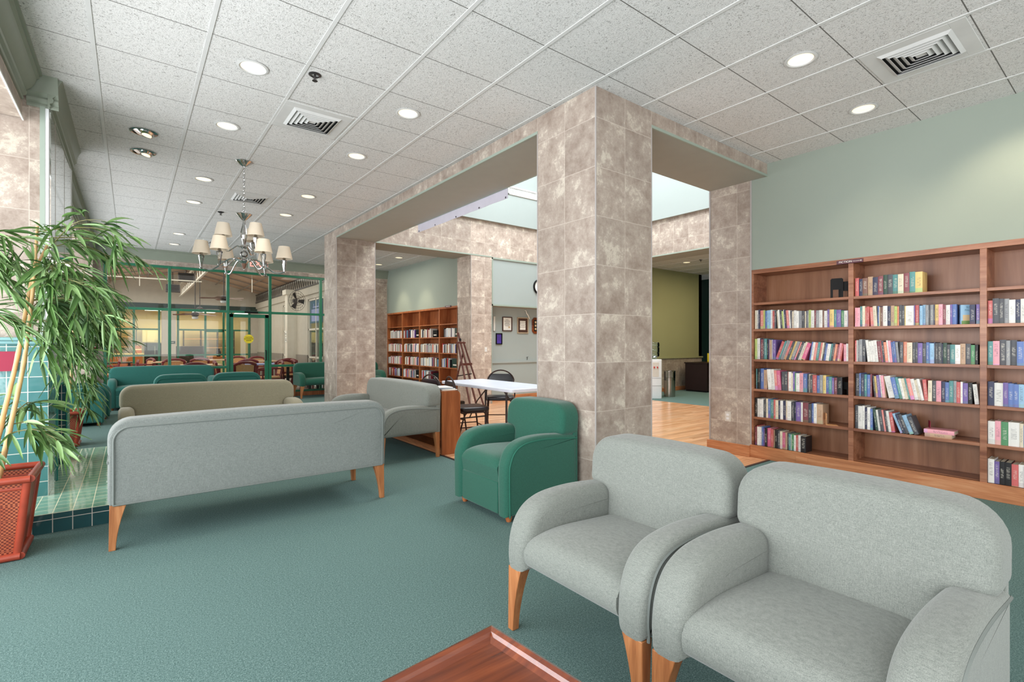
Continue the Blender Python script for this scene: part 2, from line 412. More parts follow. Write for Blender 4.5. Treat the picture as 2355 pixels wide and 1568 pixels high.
    def make(s, name, mats, parent=None, loc=None, smooth=40, bev=0, kind=None, label=None, cat=None, group=None, sub=0):
        me = bpy.data.meshes.new(name); me.from_pydata([tuple(p) for p in s.v], [], s.f)
        if isinstance(mats, str): mats = [mats]
        for x in mats: me.materials.append(M[x])
        if len(mats) > 1: me.polygons.foreach_set('material_index', s.mi)
        bm = bmesh.new(); bm.from_mesh(me); bmesh.ops.recalc_face_normals(bm, faces=bm.faces); bm.to_mesh(me); bm.free()
        if smooth:
            me.shade_smooth(); me.set_sharp_from_angle(angle=radians(smooth))
        o = bpy.data.objects.new(name, me); COL.objects.link(o)
        if parent: o.parent = parent
        if loc: o.location = loc
        if bev:
            b = o.modifiers.new('bevel', 'BEVEL'); b.width = bev; b.segments = 2; b.limit_method = 'ANGLE'; b.angle_limit = radians(50)
        return tag(o, label, cat, group, kind)
def tag(o, label=None, cat=None, group=None, kind=None):
    if kind: o['kind'] = kind
    if label: o['label'] = label
    if cat: o['category'] = cat
    if group: o['group'] = group
    return o
def thing(name, label, cat, loc=(0, 0, 0), rz=0, group=None):
    o = bpy.data.objects.new(name, None); COL.objects.link(o); o.location = loc; o.rotation_euler = (0, 0, rz)
    o.empty_display_size = .1
    return tag(o, label, cat, group)
def dup(root, loc, rz=None, label=None, group=None):
    def cp(o, par):
        c = o.copy(); COL.objects.link(c)
        if par: c.parent = par
        for ch in list(o.children): cp(ch, c)
        return c
    r = cp(root, None); r.location = loc
    if rz is not None: r.rotation_euler = (0, 0, rz)
    if label: r['label'] = label
    if group: r['group'] = group
    return r
def bx(name, mat, x0, x1, y0, y1, z0, z1, parent=None, **kw):
    return G().box(x0, x1, y0, y1, z0, z1).make(name, mat, parent, smooth=0, **kw)
def struct(name, g, mat, **kw): return g.make(name, mat, kind='structure', smooth=kw.pop('smooth', 0), **kw)
def text(name, s, mat, size, loc, rot, parent=None, depth=.001, sx=1, align='CENTER'):
    cu = bpy.data.curves.new(name, 'FONT'); cu.body = s; cu.size = size; cu.extrude = depth; cu.align_x = align; cu.align_y = 'CENTER'
    tmp = bpy.data.objects.new(name, cu); dg = bpy.context.evaluated_depsgraph_get()
    COL.objects.link(tmp); dg.update(); me = bpy.data.meshes.new_from_object(tmp.evaluated_get(dg))
    COL.objects.unlink(tmp); bpy.data.objects.remove(tmp)
    me.materials.clear(); me.materials.append(M[mat])
    o = bpy.data.objects.new(name, me); COL.objects.link(o); o.location = loc; o.rotation_euler = rot; o.scale = (sx, 1, 1)
    if parent: o.parent = parent
    return o
def catmull(pts, n=6, closed=False):
    out = []; m = len(pts)
    rng = range(m) if closed else range(m-1)
    for i in rng:
        p0 = pts[(i-1) % m] if closed or i > 0 else pts[0]; p1 = pts[i]; p2 = pts[(i+1) % m]
        p3 = pts[(i+2) % m] if closed or i+2 < m else pts[-1]
        for k in range(n):
            t = k/n
            out.append(tuple(.5*((2*b)+(-a+c)*t+(2*a-5*b+4*c-d)*t*t+(-a+3*b-3*c+d)*t**3) for a, b, c, d in zip(p0, p1, p2, p3)))
    if not closed: out.append(tuple(pts[-1]))
    return out

# ------------------------------------------------------------------ the room shell
ZB = 3.18                      # underside of the beams
NY = 13.23                     # glazed wall
# floors
g = G(); g.box(-1.9, 2.88, -4, NY+.1, -.1, 0); g.box(2.88, 6.2, -4, 2.67, -.1, 0); g.box(2.88, 5.9, 9.57, NY+.1, -.1, 0)
struct('floor', g, 'carpet')
g = G(); g.box(2.88, 9.55, 2.67, 9.57, -.1, -.001); struct('floor_wood', g, 'floor_wood')
g = G(); g.box(9.55, 14.5, 2.67, 9.57, -.1, 0); struct('floor_wing', g, 'carpet')
struct('trim_1', G().box(2.87, 5.66, 2.655, 2.685, 0, .006).box(2.865, 2.895, 3.4, 8.9, 0, .006), 'dark_metal')
# ceilings
def ceil_obj(name, rects, bars):
    g = G()
    for x0, x1, y0, y1 in rects: g.box(x0, x1, y0, y1, H, H+.12)
    o = struct(name, g, 'ceiling_tile')
    b = G()
    for x, y0, y1 in bars: b.box(x-.0125, x+.0125, y0, y1, H-.005, H+.001)
    b.make('grid_bar', 'vent_white', o, smooth=0, kind='stuff')
    return o
XB = [-.2+.61*k for k in range(0, 10)]
bars = []
for x in XB:
    if x < 2.87: bars.append((x, -4, NY))
    elif x < 5.68: bars += [(x, -4, 2.69), (x, 9.58, NY)]
ceil_obj('ceiling', [(-.62, 2.893, -4, NY), (2.893, 5.75, -4, 2.697), (2.893, 5.75, 9.57, NY)], bars)
ceil_obj('ceiling_wing', [(9.6, 14.5, 2.6, 9.6)], [(9.66+.61*k, 2.6, 9.6) for k in range(8)])
# beams and columns clad in stone tile
g = G(); g.box(2.893, 3.593, 2.697, 3.397, 0, H+.1); struct('wall_center_column', g, 'stone')
g = G(); g.box(2.893, 3.6, 8.87, 9.57, 0, H+.1); struct('wall_north_column', g, 'stone')
def beam(name, x0, x1, y0, y1, top=H+.2):
    struct(name, G().box(x0, x1, y0, y1, ZB+.004, top), 'stone')
beam('wall_beam_west', 2.893, 3.6, 3.397, 8.87, 3.95); beam('wall_beam_south', 3.593, 9.6, 2.697, 3.4, 3.95)
beam('wall_beam_north', 3.6, 5.705, 8.87, 9.57, 3.95); beam('wall_beam_east', 9.0, 9.6, 3.4, 9.57, 3.95)
# painted soffits with a green edge bead
g = G()
for x0, x1, y0, y1 in ((2.9, 3.593, 3.397, 8.87), (3.593, 9.0, 2.704, 3.393), (3.6, 5.705, 8.877, 9.563), (9.007, 9.6, 3.4, 8.87)):
    g.box(x0, x1, y0, y1, ZB, ZB+.006)
struct('trim_2', g, 'soffit_paint')
g = G()
for x0, x1, y0, y1 in ((2.887, 2.903, 3.397, 8.87), (3.593, 5.68, 2.691, 2.707), (3.6, 6.24, 8.862, 8.878), (8.992, 9.008, 3.4, 8.87), (3.592, 3.606, 3.4, 8.87)):
    g.box(x0, x1, y0, y1, ZB-.003, ZB+.022)
struct('trim_3', g, 'green_trim')
# metal corner beads of the columns
g = G()
for x, y in ((2.893, 2.697), (3.593, 2.697), (2.893, 3.397), (3.6, 8.87), (2.893, 8.87)): g.box(x-.004, x+.005, y-.004, y+.005, 0, H if (x, y) == (2.893, 2.697) else ZB)
g.box(5.672, 5.684, 3.385, 3.4, 0, ZB); g.box(5.673, 5.69, 2.872, 2.888, 0, ZB); g.box(5.70, 5.71, 8.862, 8.872, 0, ZB)
struct('trim_4', g, 'bead')
# right wall with the bookcase niche
XW = 5.68
g = G(); g.box(XW, XW+.35, 2.89, 3.4, 0, ZB+.01); struct('wall_right_pier', g, 'stone')
g = G(); g.box(XW, XW+.4, -4, 2.888, 2.148, H+.1); g.box(XW+.34, XW+.44, -4, 2.9, 0, 2.15); g.box(XW, XW+.4, 2.697, 3.4, ZB+.3, H)
g.box(XW, XW+.4, -4, -.52, 0, 2.15); struct('wall_right', g, 'wall_paint')
g = G(); g.box(XW+.35, 9.6, 3.0, 3.4, 0, ZB+.01); struct('wall_atrium_south', g, 'atrium_paint')
# the far bookcase wall
g = G(); g.box(5.705, 6.1, 9.42, NY, 2.14, H+.1); g.box(6.03, 6.1, 9.42, NY, 0, 2.15); struct('wall_far_right', g, 'wall_paint')
g = G(); g.box(5.705, 6.243, 8.87, 9.42, 0, ZB+.01)
struct('wall_north_pier', g, 'stone_lit')
# north wall of the atrium: fascia, green panel over a shallow alcove
g = G(); g.box(5.705, 9.0, 8.87, 9.5, 3.18, 3.95); struct('wall_fascia_north', g, 'stone_lit')
g = G(); g.box(6.243, 9.0, 8.885, 9.3, 2.16, 3.18); struct('wall_north_panel', g, 'atrium_paint')
g = G(); g.box(6.243, 9.0, 8.86, 8.9, 2.13, 2.165); g.box(6.243, 9.0, 8.86, 8.9, 3.15, 3.185); g.box(6.243, 6.27, 8.86, 8.9, 2.13, 3.18); g.box(6.236, 6.25, 8.862, 8.875, 0, 2.13)
struct('trim_5', g, 'green_trim')
g = G(); g.box(6.2, 9.3, 9.19, 9.3, 0, 2.17); g.box(6.15, 6.245, 8.88, 9.2, 0, 2.17); g.box(8.6, 9.3, 8.88, 9.2, 0, 2.17); struct('wall_alcove', g, 'atrium_paint')
g = G(); g.box(6.245, 8.6, 8.9, 9.19, 2.128, 2.16); struct('ceiling_alcove', g, 'soffit_paint')
struct('trim_6', G().box(6.245, 8.6, 9.165, 9.19, .86, .90).box(6.245, 8.6, 9.178, 9.19, .84, .93), 'atrium_paint')
# upper drywall of the atrium, overhanging the stone, and the skylight well
g = G(); g.box(3.3, 9.3, 8.80, 9.3, 3.945, 6.3); g.box(8.93, 9.4, 3.2, 9.2, 3.945, 6.3); g.box(3.2, 3.67, 3.2, 9.2, 3.945, 6.3); g.box(3.3, 9.3, 3.0, 3.47, 3.945, 6.3)
struct('wall_atrium_upper', g, 'atrium_paint')
g = G(); g.box(3.6, 9.0, 3.4, 4.0, 6.25, 6.35); g.box(3.6, 9.0, 8.2, 8.87, 6.25, 6.35); g.box(3.6, 4.2, 3.4, 8.87, 6.25, 6.35); g.box(8.4, 9.0, 3.4, 8.87, 6.25, 6.35)
struct('ceiling_atrium', g, 'atrium_paint')
g = G()
for k in range(4): g.box(4.2+k*1.4-.03, 4.2+k*1.4+.03, 4.0, 8.2, 6.28, 6.36)
for k in range(4): g.box(4.2, 8.4, 4.0+k*1.4-.03, 4.0+k*1.4+.03, 6.28, 6.36)
struct('window_5', g, 'white_trim')
# east wing
struct('wall_wing_north', G().box(9.6, 13.35, 8.24, 8.5, .905, H+.1), 'cooler_wall')
struct('wall_wing_wainscot', G().box(9.6, 13.35, 8.235, 8.5, 0, .905), 'stone')
struct('trim_7', G().box(9.6, 13.37, 8.205, 8.24, .895, .935), 'cooler_wall')
struct('wall_wing_return', G().box(13.2, 13.35, 8.24, 12.0, 0, H), 'stone')
struct('wall_wing_east', G().box(14.4, 14.6, 2, 12, 0, H+.1), 'frame_dark')
struct('wall_wing_south', G().box(9.6, 14.5, 2.5, 2.7, 0, H+.1), 'cooler_wall')
struct('baseboard_wing', G().box(9.6, 13.2, 8.22, 8.24, 0, .11), 'oak_x', bev=.003)
struct('baseboard_alcove', G().box(6.245, 8.6, 9.17, 9.19, 0, .12), 'oak_x', bev=.003)
struct('baseboard_right', G().box(5.655, XW, 2.888, 3.42, 0, .125).box(5.64, XW, 2.885, 3.43, 0, .02), 'oak_y', bev=.003)
# left side: header with crown, window bays, chimney breast
def crown(x, y0, y1, name, sx=1):
    """cove crown along Y: face of the header at x, projecting sx into the room"""
    prof = [(0, 3.10), (.012, 3.10), (.016, 3.115), (.012, 3.13), (.03, 3.14), (.034, 3.16), (.028, 3.175), (.055, 3.2), (.075, 3.235), (.085, 3.27), (.1, 3.28), (.1, 3.3), (.115, 3.305), (.115, H), (0, H)]
    g = G(); g.loft([[(x+sx*a, y, z) for a, z in prof] for y in (y0, y1)]); struct(name, g, 'crown_green', smooth=30)
def header(x, y0, y1, name):
    struct(name, G().box(x-.35, x, y0, y1, 2.985, H), 'stone')
HX = -.64
header(HX, -4, 5.16, 'wall_left_header'); crown(HX, -4, 5.1, 'trim_8')
struct('trim_9', G().box(HX-.004, HX+.006, -4, 5.19, 2.975, 2.99), 'white_trim')
header(HX, 6.9, 12.95, 'wall_left_header_far'); crown(HX, 6.9, NY-.1, 'trim_10')
g = G(); g.box(-1.75, -.36-.14, 5.2, 6.9, 1.351, H); struct('wall_chimney', g, 'stone')
prof = [(0, 3.10), (.012, 3.10), (.016, 3.115), (.012, 3.13), (.03, 3.14), (.034, 3.16), (.028, 3.175), (.05, 3.2), (.06, 3.27), (.075, 3.305), (.085, H), (0, H)]
g = G(); g.loft([[(-.5+a, y, z) for a, z in prof] for y in (5.15, 6.96)]); g.loft([[(x, 5.2-a, z) for a, z in prof] for x in (-.62, -.44)]); struct('trim_11', g, 'crown_green', smooth=30)
struct('trim_12', G().box(-.547, -.517, 5.185, 5.2, 1.34, 3.12), 'green_trim')
struct('trim_13', G().box(-.518, -.497, 5.188, 5.215, 1.34, 3.12), 'white_plastic')
struct('wall_left_pier', G().box(-1.75, -.6, 12.95, NY+.1, 0, H), 'stone_lit')
# window bays (daylight comes in here)
for i, (y0, y1) in enumerate(((-1.9, 5.2), (6.9, 12.95))):
    g = G(); n = 4
    g.box(-1.82, -1.74, y0, y1, .35, .43); g.box(-1.82, -1.74, y0, y1, 3.0, 3.08)
    for k in range(n+1): y = y0+(y1-y0)*k/n; g.box(-1.82, -1.74, y-.03, y+.03, .35, 3.05)
    o = struct('window_%d' % (i+1), g, 'frame_green')
    struct('wall_left_sill_%s' % ('near' if i == 0 else 'far'), G().box(-1.85, -1.72, y0, y1, 0, .36).box(-1.85, -1.72, y0, y1, 3.05, H), 'wall_paint')
    struct('ceiling_bay_%s' % ('near' if i == 0 else 'far'), G().box(-1.85, HX-.34, y0, y1, H-.02, H+.1), 'wall_paint')

# glazed green wall to the patio
STR = []
def frame_bars(g, xs, zs, y, w=.055, d=.1, zlo=0, zhi=3.0):
    for x in xs: g.box(x-w/2, x+w/2, y-d/2, y+d/2, zlo, zhi)
    for z, x0, x1 in zs: g.box(x0, x1, y-d/2+.005, y+d/2-.005, z-w/2, z+w/2)
g = G(); XR = 4.55
frame_bars(g, (-.41, .68, 1.80, 2.70, 3.90, XR), ((2.975, -.44, XR), (2.05, -.44, XR), (.76, -.44, 1.8), (.76, 2.7, XR), (.115, -.44, 1.8), (.115, 2.7, XR)), NY)
wd = struct('window_3', g, 'frame_green', bev=.004)
g = G()
for x0, x1 in ((-.38, .655), (.705, 1.775), (1.825, 2.675), (2.725, 3.875), (3.925, XR)): g.box(x0, x1, NY-.004, NY+.004, 2.08, 2.95)
for x0, x1 in ((-.38, .655), (.705, 1.775), (2.725, 3.875), (3.925, XR)):
    g.box(x0, x1, NY-.004, NY+.004, .79, 2.02); g.box(x0, x1, NY-.004, NY+.004, .145, .73)
g.make('pane', 'glass', wd, smooth=0)
G().box(-.44, XR, NY-.06, NY+.06, 0, .025).make('sill', 'vent_white', wd, smooth=0)
bx('sensor', 'black', 2.14, 2.42, NY-.1, NY-.05, 2.025, 2.065, wd)
g = G(); g.box(1.835, 1.91, NY-.03, NY+.03, .02, 2.0); g.box(2.585, 2.665, NY-.03, NY+.03, .02, 2.0); g.box(1.835, 2.665, NY-.03, NY+.03, 1.92, 2.0); g.box(1.835, 2.665, NY-.03, NY+.03, .02, .2)
dr = struct('door_1', g, 'frame_green', bev=.004)
bx('pane', 'glass', 1.91, 2.585, NY-.004, NY+.004, .2, 1.92, dr)
G().tube([(2.6, NY-.03, .9), (2.6, NY-.08, .92), (2.6, NY-.08, 1.12), (2.6, NY-.03, 1.14)], .012).make('handle', 'black', dr)
st = G(); st.X = Matrix.Translation((2.235, NY-.008, 1.415)) @ Matrix.Rotation(pi/2, 4, 'X'); st.lathe([(.105, -.001), (.105, .001)], n=36); sk = st.make('sticker', 'yellow', dr)
text('lettering', 'CAUTION', 'black', .032, (2.235, NY-.012, 1.452), (pi/2, 0, 0), dr, .0005)
text('lettering', 'AUTOMATIC', 'black', .036, (2.235, NY-.012, 1.414), (pi/2, 0, 0), dr, .0005)
text('lettering', 'DOOR', 'black', .036, (2.235, NY-.012, 1.376), (pi/2, 0, 0), dr, .0005)
# stone surround of the glazed wall with green crown
g = G(); g.box(-.62, -.44, NY-.03, NY+.25, 0, 3.0); g.box(-.62, 5.71, NY-.06, NY+.25, 3.0, 3.17); g.box(XR, 5.71, NY-.03, NY+.25, 0, 3.0)
struct('wall_north', g, 'stone')
prof = [(0, 3.10), (.02, 3.10), (.025, 3.12), (.04, 3.14), (.05, 3.2), (.075, 3.24), (.085, 3.28), (.1, 3.285), (.1, H), (0, H)]
g = G(); g.loft([[(x, NY-.04-a, z) for a, z in prof] for x in (-.62, 5.705)]); struct('trim_14', g, 'crown_green', smooth=30)
struct('baseboard_north', G().box(2.7, 5.7, NY-.1, NY-.06, .0, .1), 'cabinet_cherry')
# camera dome and fire alarm on that wall
o = thing('security_camera', 'small dark dome camera on the green crown above the left window', 'camera', (-.22, 12.98, 3.323))
G().lathe([(.06, -.03), (.06, 0)], n=20).make('base', 'white_plastic', o)
G().sphere((0, 0, -.035), .045, 10).make('dome', 'black', o)
o = thing('fire_alarm', 'small red alarm on the narrow stone pier left of the green glazed wall', 'alarm', (-.57, NY-.04, 1.2))
G().box(-.03, .03, -.04, 0, 0, .12).make('housing', 'red', o, bev=.006)
G().box(-.012, .012, -.05, -.038, .03, .09).make('lever', 'white_plastic', o)

# fireplace: tiled breast, firebox opening, mantel and hearth
fp = thing('fireplace', 'teal tiled fireplace with cream grout, mantel and raised hearth', 'fireplace', (-.5, 5.2, 0))
fp.location = (0, 0, 0)
FX = -.5; OY0, OY1, OZ = 5.74, 6.5, .93
g = G()
g.box(-1.7, FX, 5.2, OY0, 0, 1.3); g.box(-1.7, FX, OY1, 6.9, 0, 1.3); g.box(-1.7, FX, OY0, OY1, OZ, 1.3); g.box(-1.7, FX-.42, OY0, OY1, 0, OZ)
g.make('tiled_breast', 'teal_tile', fp, smooth=0)
G().box(FX-.42, FX-.003, OY1-.004, OY1+.001, .135, OZ).box(FX-.42, FX-.415, OY0, OY1, .135, OZ).box(FX-.42, FX-.003, OY0-.001, OY0+.004, .135, OZ).make('firebox', 'hearth_front', fp, smooth=0)
G().box(FX-.03, FX+.012, OY0-.035, OY0, .135, OZ+.03).box(FX-.03, FX+.012, OY1, OY1+.035, .135, OZ+.03).box(FX-.03, FX+.012, OY0-.035, OY1+.035, OZ, OZ+.035).make('opening_trim', 'bullnose', fp, smooth=0, bev=.01)
G().box(-1.7, FX+.05, 5.14, 6.96, 1.325, 1.35).box(-1.7, FX+.03, 5.16, 6.94, 1.3, 1.326).make('mantel', 'glazed_edge', fp, smooth=0, bev=.008)
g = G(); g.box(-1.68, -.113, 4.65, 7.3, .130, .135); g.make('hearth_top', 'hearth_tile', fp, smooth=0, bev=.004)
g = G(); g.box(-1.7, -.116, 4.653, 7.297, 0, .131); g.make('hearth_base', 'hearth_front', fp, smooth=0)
o = G().box(-.497, -.487, 5.22, 6.88, 1.352, 3.1).make('mirror', 'mirror', smooth=0, label='tall mirror panels covering the side of the chimney above the mantel', cat='mirror')
g = G()
for y in (5.5, 6.2): g.box(-.4875, -.4855, y-.003, y+.003, 1.352, 3.1)
g.make('seam', 'patio_steel', o, smooth=0)
G().box(-.497, -.483, 6.88, 6.895, 1.352, 3.1).make('edge_strip', 'vent_white', o, smooth=0)
o = G().box(-.79, -.675, 5.17, 5.199, 1.10, 1.245).make('notice_card', 'crimson', smooth=0, label='small crimson card on the teal tiled chimney beneath the mantel', cat='card')

# ------------------------------------------------------------------ ceiling fittings
def downlight(x, y, label, group=None, r=.085):
    o = thing('ceiling_light', label, 'light', (x, y, H), 0, group)
    G().lathe([(r, -.002), (r+.018, -.002), (r+.02, -.006), (r+.005, -.009), (r-.004, -.004), (r-.004, .0)], cap=False, n=28).make('trim_ring', 'vent_white', o)
    G().lathe([(r-.003, -.0015), (.001, -.006)], n=28, cap=False).make('lens', 'lamp_glow', o)
    return o
DL = [(.71, 4.04, 'nearest downlight in the ceiling row beside the chimney'), (.71, 5.27, 'downlight over the grey sofa, second in the row nearer the chimney'),
      (.71, 7.15, 'downlight left of the chandelier chain, third in the row nearer the chimney'), (.71, 8.40, 'downlight left of the middle ceiling vent, fourth in the row nearer the chimney'),
      (.70, 10.99, 'downlight fifth in the row nearer the chimney, before the last one'), (.70, 12.19, 'farthest downlight of the row nearer the chimney, beside the green crown'),
      (1.93, 4.02, 'large downlight left of the big stone column, right of the nearest vent'), (1.93, 5.27, 'downlight second in the row alongside the stone beam'),
      (1.93, 7.12, 'downlight third in the row alongside the stone beam, right of the chandelier'), (1.93, 8.36, 'farthest visible downlight of the row alongside the stone beam'),
      (3.78, 1.56, 'large downlight over the grey armchairs, beside the right ceiling vent'), (5.0, 1.56, 'downlight close to the green wall above the right bookcase'),
      (5.0, 10.89, 'downlight in the far corner lighting the wall above the far bookcase'), (5.03, 12.15, 'farther downlight over the far bookcase, half behind the stone column'),
      (10.97, 7.18, 'downlight in the ceiling over the water cooler')]
for x, y, l in DL: downlight(x, y, l, 'round ceiling downlights')
def spot(x, y, power, tx, ty, tz, size=75, col=(1, .84, .6)):
    l = bpy.data.lights.new('downlight_beam', 'SPOT'); l.energy = power; l.color = col; l.spot_size = radians(size); l.spot_blend = .7; l.shadow_soft_size = .07
    o = bpy.data.objects.new('downlight_beam', l); COL.objects.link(o); o.location = (x, y, H-.02)
    d = Vector((tx-x, ty-y, tz-H)); o.rotation_euler = d.to_track_quat('-Z', 'Y').to_euler()
for x, y, l in DL: spot(x, y, 16, x, y, 0, 110)
spot(5.0, .60, 42, 5.75, .60, 1.3, 105); spot(5.0, 10.89, 40, 5.6, 10.89, 1.6, 62); spot(5.03, 12.15, 40, 5.65, 12.15, 1.6, 62); spot(5.0, 1.56, 6, 5.7, 1.56, 1.7, 80)
for x, y, l in ((.10, 5.9, 'nearer of two tilted chrome eyeball lights in the shaded ceiling by the mirror'), (.105, 6.52, 'farther of two tilted chrome eyeball lights in the shaded ceiling by the mirror')):
    o = thing('eyeball_light', l, 'light', (x, y, H), 0, 'tilted eyeball lights')
    G().lathe([(.09, -.001), (.112, -.002), (.112, -.008), (.09, -.010)], cap=False, n=28).make('trim_ring', 'chrome', o)
    g = G(); g.X = Matrix.Rotation(radians(14), 4, 'Y'); g.lathe([(.088, 0), (.08, -.02), (.02, -.026)], n=28, cap=False); g.make('reflector', 'chrome', o)
    g = G(); g.X = Matrix.Rotation(radians(14), 4, 'Y') @ Matrix.Translation((.03, .0, -.024)); g.lathe([(.04, 0), (.04, -.004), (.001, -.006)], n=20); g.make('lamp', 'lamp_glow', o)

def vent(x, y, label):
    o = thing('ceiling_vent', label, 'vent', (x, y, H), 0, 'square ceiling air vents')
    h = .285
    g = G(); g.box(-h, h, -h, -.2, -.006, .0); g.box(-h, h, .2, h, -.006, 0); g.box(-h, -.2, -.2, .2, -.006, 0); g.box(.2, h, -.2, .2, -.006, 0)
    g.make('frame', 'vent_white', o, smooth=0, bev=.002)
    G().box(-.2, .2, -.2, .2, -.0015, -.0005).make('duct', 'black', o, smooth=0)
    for k in range(6):
        r = .205-.035*k; q = r-.026; g = G()
        if k == 5: g.loft([[(-r, -r, -.004), (r, -r, -.004), (r, r, -.004), (-r, r, -.004)], [(-r, -r, -.01), (r, -r, -.01), (r, r, -.01), (-r, r, -.01)]])
        else:
            A = [(-r, -r, -.004-.0*k), (r, -r, -.004), (r, r, -.004), (-r, r, -.004)]; B = [(-q, -q, -.022), (q, -q, -.022), (q, q, -.022), (-q, q, -.022)]
            C = [(-q, -q, -.019), (q, -q, -.019), (q, q, -.019), (-q, q, -.019)]; D = [(-r, -r, -.001), (r, -r, -.001), (r, r, -.001), (-r, r, -.001)]
            g.loft([D, A, B, C, D], cap=False)
        g.make('louvre', 'vent_white', o, smooth=0)
vent(1.31, 4.69, 'large square air vent in the ceiling near the sprinkler, closest of the left ones')
vent(1.31, 7.70, 'square air vent in the ceiling behind the chandelier chain')
vent(1.31, 11.4, 'farthest square air vent in the ceiling, behind the chandelier shades')
vent(4.37, 1.02, 'square air vent in the ceiling at upper right, above the bookcase')
def sprinkler(x, y, label):
    o = thing('sprinkler', label, 'sprinkler', (x, y, H), 0, 'ceiling sprinklers')
    G().lathe([(.045, 0), (.045, -.004), (.03, -.012), (.028, -.003)], n=20, cap=False).make('escutcheon', 'dark_metal', o)
    g = G(); g.lathe([(.008, 0), (.008, -.03), (.004, -.04)], n=10); g.tube([(-.012, 0, -.01), (-.014, 0, -.03), (0, 0, -.045)], .002, 6); g.tube([(.012, 0, -.01), (.014, 0, -.03), (0, 0, -.045)], .002, 6); g.lathe([(.02, -.046), (.02, -.048)], n=14)
    g.make('head', 'dark_metal', o)
sprinkler(1.10, 3.87, 'dark sprinkler head in the ceiling between the nearest downlights')
sprinkler(1.10, 8.78, 'small sprinkler head in the ceiling left of the chandelier column')
sprinkler(10.9, 6.75, 'small sprinkler head in the ceiling beyond the atrium near the water cooler')
o = thing('fire_strobe', 'tiny red alarm strobe on the ceiling behind a chandelier shade', 'alarm', (1.236, 10.17, H))
G().lathe([(.045, 0), (.045, -.03), (.02, -.05)], n=18).make('housing', 'red', o)
# exit sign
o = thing('exit_sign', 'lit red EXIT sign hanging from the ceiling behind the chandelier', 'sign', (1.84, 10.0, 2.65))
G().box(-.15, .15, -.02, .02, 0, .19).make('housing', 'green_trim', o, bev=.004)
G().box(-.012, .012, -.012, .012, .19, H-2.65).make('stem', 'vent_white', o)
text('lettering', 'EXIT', 'exit_red', .17, (0.03, -.024, .095), (pi/2, 0, 0), o, .002)

# chandelier
ch = thing('chandelier', 'chrome and crystal chandelier with nine small cream shades', 'chandelier', (1.0, 6.19, 0))
G().lathe([(.085, H), (.085, H-.006), (.02, H-.055), (.001, H-.06)], n=28).make('canopy', 'chrome', ch)
g = G(); z = H-.06; k = 0
while z > 2.78:
    a = (k % 2)*pi/2; pts = []
    for j in range(10):
        t = 2*pi*j/10; x = .0085*cos(t); pts.append((x*cos(a), x*sin(a), z-.022+.024*sin(t)))
    g.tube(pts, .003, 5, closed=True); z -= .037; k += 1
g.make('chain', 'chrome', ch)
g = G(); g.tube([(.02*cos(t), 0, 2.765+.022*sin(t)) for t in [2*pi*j/12 for j in range(12)]], .003, 6, closed=True); g.lathe([(.082, 2.738), (.082, 2.733), (.022, 2.672), (.012, 2.665), (.012, 2.64)], n=28); g.make('top_cup', 'chrome', ch)
G().lathe([(.012, 2.645), (.02, 2.6), (.034, 2.54), (.036, 2.5), (.022, 2.44), (.014, 2.40)], n=8).make('crystal_column', 'crystal', ch, smooth=20)
G().lathe([(.012, 2.68), (.012, 2.2)], n=10).lathe([(.04, 2.385), (.045, 2.375), (.02, 2.355)], n=20).lathe([(.03, 2.24), (.052, 2.215), (.03, 2.19)], n=20).make('stem', 'chrome', ch)
G().sphere((0, 0, 2.295), .04, 12).make('crystal_ball', 'crystal', ch)
G().lathe([(.028, 2.19), (.022, 2.165), (.006, 2.13)], n=16).make('finial_cone', 'fan_blade', ch); G().sphere((0, 0, 2.123), .009, 8).make('finial_tip', 'chrome', ch)
sh = None
def lamp(ang, r, zb, hub_z, ez):
    """one arm of the chandelier with its crystal candle and shade"""
    c, s_ = cos(ang), sin(ang)
    pr = catmull([(.04, hub_z), (r*.35, hub_z+.01), (r*.75, ez-.012), (r, ez)], 5)
    G().tube([(c*a, s_*a, z) for a, z in pr], .0085, 8).make('arm', 'chrome', ch)
    cn = G(); cn.lathe([(.014, ez-.012), (.02, ez), (.008, ez+.004)], (c*r, s_*r, 0), 14); cn.lathe([(.012, zb-.02), (.022, zb-.012), (.01, zb+.02)], (c*r, s_*r, 0), 14)
    cn.make('candle_cup', 'chrome', ch)
    G().lathe([(.009, ez), (.016, ez+.05), (.03, zb-.02), (.02, zb-.012)], (c*r, s_*r, 0), 8).make('crystal', 'crystal', ch, smooth=15)
    q = G(); q.lathe([(.088, zb+.0), (.058, zb+.14)], (c*r, s_*r, 0), 28, cap=False); q.lathe([(.057, zb+.139), (.087, zb+.001)], (c*r, s_*r, 0), 28, cap=False); q.make('lamp_shade', 'shade_cloth', ch)
for k in range(6): lamp(radians(-37.5+25+60*k), .405, 2.27, 2.22, 2.12)
for k in range(3): lamp(radians(195+120*k-20), .2, 2.475, 2.37, 2.33)

